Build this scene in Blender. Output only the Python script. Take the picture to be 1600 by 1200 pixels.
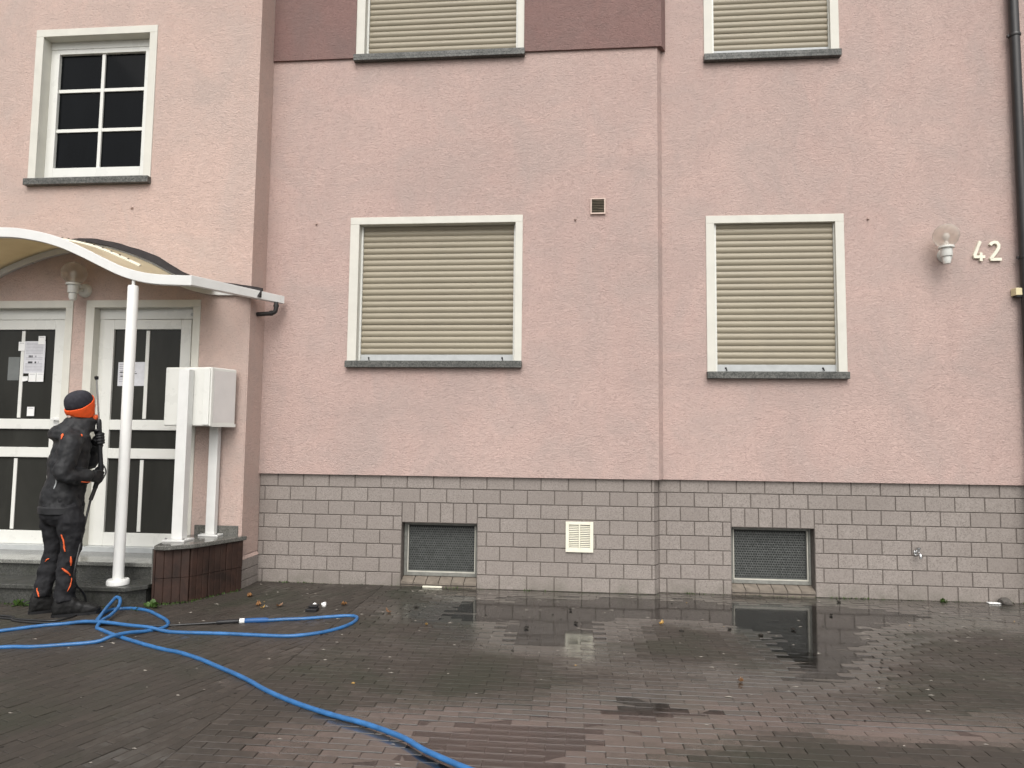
import bpy, bmesh, math, random
from mathutils import Vector, Matrix, noise as mnoise
random.seed(42)
for o in list(bpy.data.objects): bpy.data.objects.remove(o)
S = bpy.context.scene
COL = S.collection
PI = math.pi

# ------------------------------------------------------------------ camera
cam_d = bpy.data.cameras.new('camera'); cam = bpy.data.objects.new('camera', cam_d); COL.objects.link(cam)
cam_d.sensor_width = 36.0; cam_d.sensor_fit = 'HORIZONTAL'; cam_d.lens = 1060.0 / 1600.0 * 36.0
cam_d.clip_start = 0.05; cam_d.clip_end = 3000.0
CR = Vector((0.9960223, 0.08844918, 0.01078486)); CU = Vector((-0.0042198, -0.07407783, 0.99724354)); CF = Vector((-0.08900429, 0.99332231, 0.07340993))
CP = Vector((2.7852, -6.24647, 1.41796))
M = Matrix((CR, CU, -CF)).transposed().to_4x4(); M.translation = CP
cam.matrix_world = M
S.camera = cam

# ------------------------------------------------------------------ sky and sun (overcast)
SUN_EL, SUN_AZ = math.radians(50), math.radians(175)      # azimuth clockwise from +Y
W = bpy.data.worlds.new('World'); S.world = W; W.use_nodes = True
wn = W.node_tree; wn.nodes.clear()
wo = wn.nodes.new('ShaderNodeOutputWorld'); wb = wn.nodes.new('ShaderNodeBackground')
sk = wn.nodes.new('ShaderNodeTexSky'); sk.sky_type = 'NISHITA'; sk.sun_disc = False
sk.sun_elevation = SUN_EL; sk.sun_rotation = SUN_AZ; sk.dust_density = 6.0; sk.air_density = 1.0; sk.ozone_density = 1.0
hs = wn.nodes.new('ShaderNodeHueSaturation'); hs.inputs['Saturation'].default_value = 0.22
wn.links.new(sk.outputs[0], hs.inputs['Color']); wn.links.new(hs.outputs[0], wb.inputs[0]); wb.inputs[1].default_value = 0.13
wn.links.new(wb.outputs[0], wo.inputs[0])
sd = bpy.data.lights.new('sun', 'SUN'); sd.energy = 0.55; sd.angle = math.radians(80); sd.color = (1.0, 0.965, 0.91)
sun = bpy.data.objects.new('sun', sd); COL.objects.link(sun)
sdir = Vector((math.sin(SUN_AZ) * math.cos(SUN_EL), math.cos(SUN_AZ) * math.cos(SUN_EL), math.sin(SUN_EL)))
sun.rotation_euler = (-sdir).to_track_quat('-Z', 'Y').to_euler(); sun.location = sdir * 30
S.view_settings.view_transform = 'Standard'; S.view_settings.look = 'None'; S.view_settings.gamma = 1.0
S.view_settings.use_curve_mapping = False; S.view_settings.exposure = 0.63
S.render.resolution_x = 1024; S.render.resolution_y = 768

# ------------------------------------------------------------------ material helpers
class NT:
    def __init__(s, name):
        s.m = bpy.data.materials.new(name); s.m.use_nodes = True; s.t = s.m.node_tree; s.t.nodes.clear()
        s.out = s.n('OutputMaterial'); s.pos = None
    def n(s, typ, **kw):
        nd = s.t.nodes.new('ShaderNode' + typ)
        for k, v in kw.items(): setattr(nd, k, v)
        return nd
    def l(s, a, b): s.t.links.new(a, b)
    def setin(s, nd, key, v):
        if hasattr(v, 'is_output') or isinstance(v, bpy.types.NodeSocket): s.l(v, nd.inputs[key])
        else: nd.inputs[key].default_value = v
    def P(s):
        if s.pos is None: s.pos = s.n('NewGeometry').outputs['Position']
        return s.pos
    def O(s): return s.n('TexCoord').outputs['Object']
    def mp(s, v, scale=(1, 1, 1), rot=(0, 0, 0), loc=(0, 0, 0)):
        m = s.n('Mapping'); s.l(v, m.inputs[0]); m.inputs['Scale'].default_value = scale; m.inputs['Rotation'].default_value = rot; m.inputs['Location'].default_value = loc
        return m.outputs[0]
    def noise(s, v, scale, detail=3.0, rough=0.55, dist=0.0):
        t = s.n('TexNoise'); s.l(v, t.inputs['Vector']); t.inputs['Scale'].default_value = scale; t.inputs['Detail'].default_value = detail
        t.inputs['Roughness'].default_value = rough; t.inputs['Distortion'].default_value = dist
        return t.outputs[0]
    def ramp(s, f, a, b, lo=0.0, hi=1.0):
        r = s.n('MapRange'); s.l(f, r.inputs[0]); r.inputs[1].default_value = a; r.inputs[2].default_value = b; r.inputs[3].default_value = lo; r.inputs[4].default_value = hi
        return r.outputs[0]
    def mix(s, f, a, b, mode='MIX'):
        m = s.n('Mix'); m.data_type = 'RGBA'; m.blend_type = mode
        s.setin(m, 0, f)
        for k, c in ((6, a), (7, b)):
            if isinstance(c, tuple): c = c if len(c) == 4 else c + (1,)
            s.setin(m, k, c)
        return m.outputs[2]
    def math(s, op, a, b=0.0):
        m = s.n('Math'); m.operation = op; s.setin(m, 0, a); s.setin(m, 1, b); return m.outputs[0]
    def bump(s, h, strength, dist, normal=None):
        b = s.n('Bump'); s.l(h, b.inputs['Height']); b.inputs['Strength'].default_value = strength; b.inputs['Distance'].default_value = dist
        if normal: s.l(normal, b.inputs['Normal'])
        return b.outputs[0]
    def bsdf(s, col, rough=0.6, spec=0.5, metal=0.0, normal=None, **kw):
        p = s.n('BsdfPrincipled')
        if isinstance(col, tuple): col = col if len(col) == 4 else col + (1,)
        s.setin(p, 'Base Color', col); s.setin(p, 'Roughness', rough); s.setin(p, 'Specular IOR Level', spec); s.setin(p, 'Metallic', metal)
        if normal: s.l(normal, p.inputs['Normal'])
        for k, v in kw.items(): s.setin(p, k, v)
        return p.outputs[0]
    def done(s, sh): s.l(sh, s.out.inputs[0]); return s.m

MAT = {}
def plain(name, col, rough=0.5, spec=0.5, metal=0.0, var=0.06, vscale=14.0, bump=0.0, bscale=200.0, dirt=0.0, dirtcol=(0.12, 0.11, 0.09), coord='P', rvar=0.1):
    m = NT(name); v = m.P() if coord == 'P' else m.O()
    n1 = m.noise(v, vscale, 4.0)
    dark = tuple(c * (1 - var * 2) for c in col); lite = tuple(min(1, c * (1 + var)) for c in col)
    c = m.mix(m.ramp(n1, 0.3, 0.7), dark, lite)
    if dirt:
        n2 = m.noise(v, 5.0, 6.0, 0.7, 0.6); c = m.mix(m.ramp(n2, 0.55, 0.75, 0, dirt), c, dirtcol)
    nm = None
    if bump: nm = m.bump(m.noise(v, bscale, 2.0), bump, 0.002)
    MAT[name] = m.done(m.bsdf(c, m.ramp(n1, 0.2, 0.8, max(0.02, rough - rvar), min(1, rough + rvar)), spec, metal, nm)); return MAT[name]

def render_mat(name, col, col2, stain_shade):
    m = NT(name); v = m.P()
    big = m.noise(m.mp(v, (0.9, 0.9, 0.55)), 0.9, 4.0, 0.6, 0.4)
    mid = m.noise(m.mp(v, (1, 1, 0.35)), 5.0, 5.0, 0.65)
    fine = m.noise(m.mp(v, (0.8, 0.8, 1.4), rot=(0, 0.3, 0)), 40.0, 4.0, 0.65, 1.8)
    fine2 = m.noise(v, 160.0, 2.0, 0.6)
    c = m.mix(m.ramp(big, 0.35, 0.68), col, col2)
    c = m.mix(m.ramp(mid, 0.5, 0.8, 0.0, 0.35), c, stain_shade)
    c = m.mix(m.ramp(fine, 0.34, 0.47, 0.45, 0.0), c, tuple(x * 0.62 for x in stain_shade))
    c = m.mix(m.ramp(fine, 0.56, 0.66, 0.0, 0.25), c, tuple(min(.75, x * 1.18) for x in col2))   # grooves darkened, ridges lightened: relief shading of the render put into the colour
    blot = m.noise(m.mp(v, (1, 1, 0.8), loc=(3.1, 0, 7.7)), 2.1, 5.0, 0.62, 0.8)
    grey = tuple(0.5 * x + 0.5 * (sum(col) / 3) for x in col)
    c = m.mix(m.ramp(blot, 0.40, 0.70, 0.0, 0.5), c, (grey[0] * .90, grey[1] * .89, grey[2] * .86))
    damp = m.noise(m.mp(v, (0.45, 0.45, 1.5), loc=(1.7, 0, 2.2)), 1.1, 4.0, 0.55, 0.6)
    c = m.mix(m.ramp(damp, 0.52, 0.60, 0.0, 0.16), c, (grey[0] * .80, grey[1] * .78, grey[2] * .75))
    # runs of dirt: narrow vertical streaks
    st = m.noise(m.mp(v, (9.0, 9.0, 0.25)), 1.6, 3.0, 0.6)
    c = m.mix(m.ramp(st, 0.62, 0.8, 0.0, 0.07), c, tuple(x * 0.8 for x in stain_shade))
    h = m.math('ADD', m.ramp(fine, 0.32, 0.62), m.math('MULTIPLY', fine2, 0.35))
    nm = m.bump(h, 0.8, 0.005)
    MAT[name] = m.done(m.bsdf(c, 0.82, 0.25, 0.0, nm))
render_mat('pink_render', (0.500, 0.364, 0.325), (0.548, 0.405, 0.360), (0.405, 0.296, 0.265))
render_mat('pink_render_lit', (0.558, 0.412, 0.357), (0.603, 0.452, 0.392), (0.468, 0.342, 0.297))  # same pink render, yellower light on the entrance block put into its colour
render_mat('mauve_render', (0.236, 0.144, 0.129), (0.260, 0.162, 0.145), (0.194, 0.115, 0.103))

def brick_mat():
    m = NT('plinth_tile'); v = m.P(); oi = m.n('ObjectInfo')
    sp = m.noise(v, 95.0, 3.0, 0.7); sp2 = m.noise(v, 60.0, 4.0, 0.7, 0.8); big = m.noise(v, 1.3, 4.0, 0.6, 0.3)
    c = m.mix(m.ramp(sp2, 0.3, 0.7), (0.235, 0.205, 0.185), (0.335, 0.30, 0.272))
    c = m.mix(m.ramp(sp, 0.5, 0.66, 0, 0.75), c, (0.135, 0.115, 0.10))
    c = m.mix(m.ramp(oi.outputs['Random'], 0, 1, 0.0, 0.45), c, (0.205, 0.178, 0.16))
    c = m.mix(m.ramp(big, 0.42, 0.72, 0, 0.35), c, (0.19, 0.165, 0.145))
    sep = m.n('SeparateXYZ'); m.l(v, sep.inputs[0])
    splash = m.math('MULTIPLY', m.ramp(sep.outputs[2], 0.0, 0.16, 1.0, 0.0), m.ramp(m.noise(v, 7.0, 4.0), 0.35, 0.65))
    c = m.mix(m.math('MULTIPLY', splash, 0.5), c, (0.11, 0.105, 0.08))     # splashed soil and algae along the foot
    nm = m.bump(sp2, 0.35, 0.002, m.bump(sp, 0.3, 0.001))
    MAT['plinth_tile'] = m.done(m.bsdf(c, 0.78, 0.3, 0, nm))
brick_mat()
plain('mortar', (0.15, 0.13, 0.115), 0.9, 0.2, var=0.15, vscale=30, bump=0.4)

def granite(name, a, b, rough, sc=220.0, moss=0.0):
    m = NT(name); v = m.P()
    s1 = m.noise(v, sc, 2.0, 0.6); s2 = m.noise(v, sc * 0.45, 3.0, 0.7, 0.5); big = m.noise(v, 4.0, 4.0, 0.65, 0.5)
    c = m.mix(m.ramp(s2, 0.4, 0.62), a, b); c = m.mix(m.ramp(s1, 0.58, 0.68, 0, 0.7), c, tuple(min(1, x * 2.1) for x in b))
    c = m.mix(m.ramp(big, 0.45, 0.75, 0, 0.55), c, tuple(x * 0.6 for x in a))
    if moss: c = m.mix(m.ramp(m.noise(v, 9.0, 5.0, 0.7), 0.5, 0.7, 0, moss), c, (0.035, 0.04, 0.02))
    MAT[name] = m.done(m.bsdf(c, m.ramp(big, 0.3, 0.7, max(0.03, rough - 0.08), rough + 0.15), 0.5, 0, m.bump(s2, 0.15, 0.001)))
granite('sill_granite', (0.038, 0.040, 0.036), (0.125, 0.124, 0.112), 0.5, 130.0)
granite('step_granite', (0.035, 0.036, 0.033), (0.085, 0.085, 0.077), 0.28, 170.0, 0.3)
granite('landing_granite', (0.12, 0.12, 0.11), (0.22, 0.22, 0.2), 0.10, 170.0)
granite('slab_granite', (0.075, 0.075, 0.068), (0.16, 0.155, 0.14), 0.12, 170.0, 0.2)

plain('cream_trim', (0.615, 0.60, 0.535), 0.55, 0.4, var=0.035, vscale=6, bump=0.12, bscale=120, dirt=0.16, dirtcol=(0.5, 0.47, 0.38))
plain('white_pvc', (0.69, 0.69, 0.645), 0.3, 0.5, var=0.02, vscale=5, dirt=0.10, dirtcol=(0.55, 0.53, 0.45))
plain('white_metal', (0.69, 0.69, 0.665), 0.35, 0.5, var=0.025, vscale=7, dirt=0.16, dirtcol=(0.42, 0.41, 0.38))
plain('post_white', (0.78, 0.78, 0.75), 0.55, 0.35, var=0.015, vscale=7, dirt=0.08, dirtcol=(0.5, 0.49, 0.45))
plain('panel_grey', (0.66, 0.635, 0.61), 0.45, 0.4, var=0.03, vscale=6, dirt=0.1, dirtcol=(0.4, 0.38, 0.35))
plain('shutter_beige', (0.298, 0.262, 0.192), 0.42, 0.4, var=0.03, vscale=3, dirt=0.12, dirtcol=(0.29, 0.25, 0.18))
plain('alu_rail', (0.44, 0.455, 0.45), 0.4, 0.5, var=0.05)
plain('black_plastic', (0.012, 0.012, 0.013), 0.45, 0.4, var=0.1)
plain('pipe_black', (0.022, 0.02, 0.019), 0.35, 0.5, var=0.15)
plain('flashing_black', (0.022, 0.019, 0.019), 0.7, 0.3, var=0.25, vscale=20, bump=0.6, bscale=60)
plain('cream_plastic', (0.66, 0.58, 0.36), 0.5, 0.4, var=0.03)
plain('vent_cream', (0.78, 0.75, 0.62), 0.5, 0.4, var=0.03, dirt=0.15)
plain('vent_brown', (0.12, 0.10, 0.07), 0.5, 0.5, var=0.2, vscale=30)
plain('vent_frame', (0.60, 0.47, 0.40), 0.6, 0.3, var=0.05)
plain('screen_dark', (0.028, 0.03, 0.028), 0.6, 0.3, var=0.15, vscale=30)
plain('grille_metal', (0.075, 0.08, 0.075), 0.5, 0.5, var=0.2, vscale=40)
plain('galv_frame', (0.20, 0.20, 0.18), 0.5, 0.4, var=0.12, vscale=25, dirt=0.4)
plain('sill_clinker', (0.20, 0.17, 0.138), 0.6, 0.35, var=0.14, vscale=16, bump=0.2, dirt=0.45)
plain('pale_frame', (0.48, 0.47, 0.41), 0.5, 0.4, var=0.06, dirt=0.3)
plain('chrome', (0.62, 0.62, 0.62), 0.18, 0.6, 1.0, var=0.05)
plain('steel', (0.42, 0.42, 0.41), 0.3, 0.5, 0.9, var=0.08)
plain('paper', (0.62, 0.62, 0.64), 0.7, 0.3, var=0.05, vscale=30)
plain('paper_grey', (0.16, 0.17, 0.165), 0.5, 0.3, var=0.06)
plain('ink', (0.07, 0.07, 0.075), 0.7, 0.2, var=0.1)
plain('ink_pale', (0.36, 0.36, 0.39), 0.7, 0.2, var=0.1)
plain('sticker', (0.78, 0.78, 0.76), 0.5, 0.4, var=0.03)
plain('roof_dark', (0.06, 0.05, 0.05), 0.8, 0.2, var=0.2)
plain('jacket_cloth', (0.021, 0.0215, 0.023), 0.62, 0.35, var=0.2, vscale=18, bump=0.35, bscale=420)
plain('trouser_cloth', (0.018, 0.018, 0.020), 0.75, 0.25, var=0.25, vscale=16, bump=0.35, bscale=420)
plain('glove_cloth', (0.010, 0.010, 0.011), 0.6, 0.4, var=0.25, vscale=60)
plain('boot_leather', (0.007, 0.0068, 0.0065), 0.55, 0.4, var=0.25, vscale=30, bump=0.4, bscale=90)
plain('hat_knit', (0.040, 0.039, 0.047), 0.9, 0.15, var=0.15, vscale=40, bump=0.6, bscale=260)
plain('orange_cloth', (0.80, 0.10, 0.018), 0.7, 0.3, var=0.08, vscale=40, bump=0.5, bscale=260)
plain('orange_piping', (0.75, 0.13, 0.04), 0.6, 0.3, var=0.05)
plain('skin', (0.48, 0.25, 0.18), 0.5, 0.4, var=0.05, vscale=30)
plain('reflective_grey', (0.4, 0.42, 0.42), 0.4, 0.5, var=0.05)
plain('hose_blue', (0.030, 0.135, 0.33), 0.38, 0.5, var=0.14, vscale=18, dirt=0.4, dirtcol=(0.03, 0.05, 0.075))
plain('hose_grip_blue', (0.02, 0.09, 0.25), 0.45, 0.4, var=0.1)
plain('hose_black', (0.012, 0.012, 0.012), 0.4, 0.5, var=0.1)
plain('grit_pale', (0.26, 0.235, 0.20), 0.6, 0.4, var=0.2, vscale=80)
plain('stone_grey', (0.10, 0.09, 0.08), 0.8, 0.3, var=0.2, vscale=60)
plain('dark_debris', (0.02, 0.017, 0.013), 0.7, 0.3, var=0.3, vscale=60)

def glass_dark(name, col, rough, spec, streak=0.0):
    m = NT(name); v = m.P()
    n = m.noise(m.mp(v, (1.5, 1.5, 0.5)), 2.0, 4.0, 0.6, 0.5)
    c = m.mix(m.ramp(n, 0.35, 0.7), col, tuple(x * 1.5 for x in col))
    nm = m.bump(m.noise(v, 1.6, 1.0), 0.05, 0.02)
    MAT[name] = m.done(m.bsdf(c, rough, spec, 0, nm))
glass_dark('window_glass', (0.003, 0.0035, 0.004), 0.05, 0.10)
glass_dark('door_glass', (0.024, 0.024, 0.021), 0.14, 0.24)
def clear_glass():
    m = NT('globe_glass'); fr = m.n('Fresnel'); fr.inputs[0].default_value = 1.05
    t = m.n('BsdfTransparent'); t.inputs[0].default_value = (0.93, 0.91, 0.88, 1); g = m.n('BsdfGlossy'); g.inputs[1].default_value = 0.12
    d = m.n('BsdfTranslucent'); d.inputs[0].default_value = (0.85, 0.83, 0.78, 1)
    x = m.n('MixShader'); m.l(fr.outputs[0], x.inputs[0]); m.l(t.outputs[0], x.inputs[1]); m.l(g.outputs[0], x.inputs[2])
    y = m.n('MixShader'); y.inputs[0].default_value = 0.32; m.l(x.outputs[0], y.inputs[1]); m.l(d.outputs[0], y.inputs[2])
    MAT['globe_glass'] = m.done(y.outputs[0])
clear_glass()
def opal():
    m = NT('opal_panel'); v = m.P(); n = m.noise(v, 3.0, 4.0)
    c = m.mix(m.ramp(n, 0.3, 0.7), (0.60, 0.52, 0.36), (0.70, 0.62, 0.45))
    t = m.n('BsdfTranslucent'); m.l(c, t.inputs[0]); x = m.n('MixShader'); x.inputs[0].default_value = 0.45
    m.l(m.bsdf(c, 0.3, 0.4), x.inputs[1]); m.l(t.outputs[0], x.inputs[2]); MAT['opal_panel'] = m.done(x.outputs[0])
opal()
def leafmat(name, a, b):
    m = NT(name); v = m.P(); oi = m.n('ObjectInfo')
    c = m.mix(oi.outputs['Random'], a, b); c = m.mix(m.ramp(m.noise(v, 90.0, 3.0), 0.4, 0.7, 0, 0.6), c, tuple(x * 0.4 for x in a))
    t = m.n('BsdfTranslucent'); m.l(c, t.inputs[0]); x = m.n('MixShader'); x.inputs[0].default_value = 0.2
    m.l(m.bsdf(c, 0.5, 0.4), x.inputs[1]); m.l(t.outputs[0], x.inputs[2]); MAT[name] = m.done(x.outputs[0])
leafmat('dead_leaf', (0.30, 0.15, 0.06), (0.20, 0.11, 0.06)); leafmat('yellow_leaf', (0.55, 0.33, 0.08), (0.45, 0.28, 0.1)); leafmat('weed_leaf', (0.06, 0.13, 0.025), (0.10, 0.16, 0.04))
def palisade():
    m = NT('palisade_brown'); v = m.P(); n = m.noise(v, 6.0, 5.0, 0.65, 0.4); f = m.noise(v, 90.0, 3.0, 0.6)
    c = m.mix(m.ramp(n, 0.35, 0.68), (0.020, 0.0115, 0.0085), (0.056, 0.028, 0.0195)); c = m.mix(m.ramp(f, 0.5, 0.75, 0, 0.5), c, (0.022, 0.013, 0.010))
    c = m.mix(m.ramp(m.noise(m.mp(v, (1, 1, 0.4)), 9.0, 4.0), 0.55, 0.75, 0, 0.35), c, (0.06, 0.042, 0.033))
    MAT['palisade_brown'] = m.done(m.bsdf(c, 0.62, 0.35, 0, m.bump(f, 0.4, 0.002)))
palisade()
def paver():
    m = NT('wet_paver'); v = m.P(); oi = m.n('ObjectInfo'); at = m.n('Attribute'); at.attribute_name = 'tone'; at.attribute_type = 'GEOMETRY'
    n = m.noise(v, 1.1, 4.0, 0.6, 0.6); f = m.noise(v, 120.0, 3.0, 0.65); md = m.noise(v, 22.0, 4.0, 0.65)
    c = m.mix(at.outputs['Fac'], (0.043, 0.037, 0.031), (0.056, 0.047, 0.039))
    c = m.mix(m.ramp(md, 0.42, 0.72, 0, 0.6), c, (0.036, 0.032, 0.027))
    c = m.mix(m.ramp(f, 0.58, 0.75, 0, 0.35), c, (0.08, 0.07, 0.06))
    c = m.mix(m.ramp(n, 0.48, 0.66, 0, 0.7), c, (0.031, 0.034, 0.023))     # thin film of algae
    sep = m.n('SeparateXYZ'); m.l(v, sep.inputs[0])
    low = m.ramp(m.math('ADD', sep.outputs[2], m.math('MULTIPLY', m.math('SUBTRACT', md, 0.5), 0.006)), -0.001, 0.0075)
    r = m.ramp(low, 0.0, 1.0, 0.13, 0.58); sp_ = m.ramp(low, 0.0, 1.0, 0.85, 0.30)
    nm = m.bump(md, 0.22, 0.0016, m.bump(f, 0.2, 0.001))
    MAT['wet_paver'] = m.done(m.bsdf(c, r, sp_, 0, nm, **{'Coat Weight': m.ramp(low, 0.0, 0.8, 1.0, 0.0), 'Coat Roughness': 0.17, 'Coat IOR': 1.65}))
paver()
def soil():
    m = NT('joint_soil'); v = m.P(); n = m.noise(v, 60.0, 4.0); g = m.noise(v, 0.9, 4.0, 0.6, 0.5)
    c = m.mix(m.ramp(n, 0.3, 0.7), (0.016, 0.014, 0.012), (0.034, 0.030, 0.025)); c = m.mix(m.ramp(g, 0.47, 0.6, 0, 0.8), c, (0.095, 0.083, 0.068))   # washed-out pale joint sand
    MAT['joint_soil'] = m.done(m.bsdf(c, 0.6, 0.3, 0, m.bump(n, 0.5, 0.003)))
soil()
def water():
    m = NT('puddle_film'); fr = m.n('Fresnel'); fr.inputs[0].default_value = 2.0; v = m.P()
    nm = m.bump(m.noise(v, 9.0, 2.0), 0.03, 0.01); m.l(nm, fr.inputs['Normal'])
    t = m.n('BsdfTransparent'); t.inputs[0].default_value = (0.97, 0.96, 0.94, 1); g = m.n('BsdfGlossy'); g.inputs[0].default_value = (1, 1, 1, 1); g.inputs[1].default_value = 0.08; m.l(nm, g.inputs['Normal'])
    x = m.n('MixShader'); m.l(fr.outputs[0], x.inputs[0]); m.l(t.outputs[0], x.inputs[1]); m.l(g.outputs[0], x.inputs[2])
    MAT['puddle_film'] = m.done(x.outputs[0])
water()

# ------------------------------------------------------------------ mesh helpers
class MB:
    def __init__(s): s.v = []; s.f = []; s.mi = []; s.sm = []
    def face(s, idx, mi=0, sm=False): s.f.append(tuple(idx)); s.mi.append(mi); s.sm.append(sm)
    def quad(s, a, b, c, d, mi=0):
        k = len(s.v); s.v += [tuple(a), tuple(b), tuple(c), tuple(d)]; s.face((k, k + 1, k + 2, k + 3), mi); return s
    def box(s, x0, x1, y0, y1, z0, z1, mi=0, bev=0.0):
        if bev > 0: return s.bbox(x0, x1, y0, y1, z0, z1, bev, mi)
        k = len(s.v)
        s.v += [(x0, y0, z0), (x1, y0, z0), (x1, y1, z0), (x0, y1, z0), (x0, y0, z1), (x1, y0, z1), (x1, y1, z1), (x0, y1, z1)]
        for f in ((0, 3, 2, 1), (4, 5, 6, 7), (0, 1, 5, 4), (1, 2, 6, 5), (2, 3, 7, 6), (3, 0, 4, 7)): s.face([k + i for i in f], mi)
        return s
    def bbox(s, x0, x1, y0, y1, z0, z1, b, mi=0):      # bevelled box
        bm = bmesh.new(); bmesh.ops.create_cube(bm, size=1.0)
        for v in bm.verts: v.co = Vector(((x0 + x1) / 2 + v.co.x * (x1 - x0), (y0 + y1) / 2 + v.co.y * (y1 - y0), (z0 + z1) / 2 + v.co.z * (z1 - z0)))
        bmesh.ops.bevel(bm, geom=bm.edges[:], offset=b, segments=2, affect='EDGES', profile=0.6)
        s.addbm(bm, mi); bm.free(); return s
    def addbm(s, bm, mi=0, sm=False):
        k = len(s.v); bm.verts.index_update()
        s.v += [tuple(v.co) for v in bm.verts]
        for f in bm.faces: s.face([k + v.index for v in f.verts], mi, sm)
    def ring_loft(s, rings, cap=True, mi=0, sm=True, closed=True):
        k = len(s.v); n = len(rings[0])
        for r in rings: s.v += [tuple(p) for p in r]
        for i in range(len(rings) - 1):
            for j in range(n if closed else n - 1):
                a = k + i * n + j; b = k + i * n + (j + 1) % n
                s.face((a, b, b + n, a + n), mi, sm)
        if cap:
            s.face([k + j for j in reversed(range(n))], mi, False); s.face([k + (len(rings) - 1) * n + j for j in range(n)], mi, False)
        return s
    def tube(s, pts, r, n=10, mi=0, cap=True):
        pts = [Vector(p) for p in pts]; rings = []; up = None
        rr = r if isinstance(r, (list, tuple)) else [r] * len(pts)
        for i, p in enumerate(pts):
            t = (pts[min(i + 1, len(pts) - 1)] - pts[max(i - 1, 0)])
            t = t.normalized() if t.length > 1e-9 else Vector((0, 0, 1))
            if up is None: up = t.orthogonal().normalized()
            up = (up - t * up.dot(t)); up = up.normalized() if up.length > 1e-6 else t.orthogonal().normalized()
            sd_ = t.cross(up)
            rings.append([p + (up * math.cos(2 * PI * j / n) + sd_ * math.sin(2 * PI * j / n)) * rr[i] for j in range(n)])
        return s.ring_loft(rings, cap, mi)
    def lathe(s, prof, c, axis=(0, 0, 1), n=24, mi=0, sm=True):
        ax = Vector(axis).normalized(); u = ax.orthogonal().normalized(); w = ax.cross(u); c = Vector(c)
        rings = [[c + ax * h + (u * math.cos(2 * PI * j / n) + w * math.sin(2 * PI * j / n)) * max(r, 1e-4) for j in range(n)] for r, h in prof]
        return s.ring_loft(rings, True, mi, sm)
    def prism(s, poly, z0, z1, mi=0):
        k = len(s.v); n = len(poly)
        s.v += [(x, y, z0) for x, y in poly] + [(x, y, z1) for x, y in poly]
        s.face([k + i for i in reversed(range(n))], mi); s.face([k + n + i for i in range(n)], mi)
        for i in range(n): s.face((k + i, k + (i + 1) % n, k + n + (i + 1) % n, k + n + i), mi)
        return s
    def mesh(s, name, mats):
        me = bpy.data.meshes.new(name); me.from_pydata(s.v, [], s.f); 
        for m in (mats if isinstance(mats, (list, tuple)) else [mats]): me.materials.append(MAT[m])
        me.polygons.foreach_set('material_index', s.mi); me.polygons.foreach_set('use_smooth', s.sm); me.update()
        if any(s.sm): me.set_sharp_from_angle(angle=math.radians(38))
        return me
    def build(s, name, mats, parent=None):
        return link(name, s.mesh(name, mats), parent)
def link(name, me, parent=None, loc=None):
    o = bpy.data.objects.new(name, me); COL.objects.link(o)
    if loc is not None: o.location = loc
    if parent is not None:
        o.parent = parent; o.matrix_parent_inverse = Matrix.Translation(-wloc(parent))
    return o
def wloc(o):
    l = Vector(o.location); p = o
    while p.parent is not None:
        l = l + Vector(p.matrix_parent_inverse.translation); p = p.parent; l = l + Vector(p.location)
    return l
def thing(name, loc, label, cat, group=None):
    o = bpy.data.objects.new(name, None); COL.objects.link(o); o.location = loc; o.empty_display_size = 0.1
    return tag(o, label, cat, group)
def tag(o, label, cat, group=None):
    o['label'] = label; o['category'] = cat
    if group: o['group'] = group
    return o
def modsmooth(o, bev=0.0, seg=2):
    if bev:
        m = o.modifiers.new('bevel', 'BEVEL'); m.width = bev; m.segments = seg; m.limit_method = 'ANGLE'; m.angle_limit = math.radians(40)
    return o
def spline(pts, n=8):          # Catmull-Rom
    P = [Vector(p) for p in pts]; out = []
    for i in range(len(P) - 1):
        p0 = P[max(i - 1, 0)]; p1 = P[i]; p2 = P[i + 1]; p3 = P[min(i + 2, len(P) - 1)]
        for k in range(n):
            t = k / n
            out.append(0.5 * ((2 * p1) + (p2 - p0) * t + (2 * p0 - 5 * p1 + 4 * p2 - p3) * t * t + (3 * p1 - p0 - 3 * p2 + p3) * t ** 3))
    out.append(P[-1]); return out
def interp(tab, x):
    if x <= tab[0][0]: return tab[0][1]
    for (a, b), (c, d) in zip(tab, tab[1:]):
        if x <= c: return b + (d - b) * (x - a) / (c - a)
    return tab[-1][1]

# ------------------------------------------------------------------ dimensions
PL = -0.293       # front of entrance block
SR = 0.0805       # front of right wall
XC = -0.179       # corner of entrance block
XS = 3.565        # step between middle and right wall
ZB = 1.02         # lower edge of the render
ZT = 8.4
XR = 7.7; XL = -6.0

# ------------------------------------------------------------------ ground
g = MB(); g.quad((-400, -400, -0.014), (400, -400, -0.014), (400, 400, -0.014), (-400, 400, -0.014))
gr = g.build('ground', 'joint_soil'); gr['kind'] = 'structure'; gr['label'] = 'dark damp ground under and beyond the paving'

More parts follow.
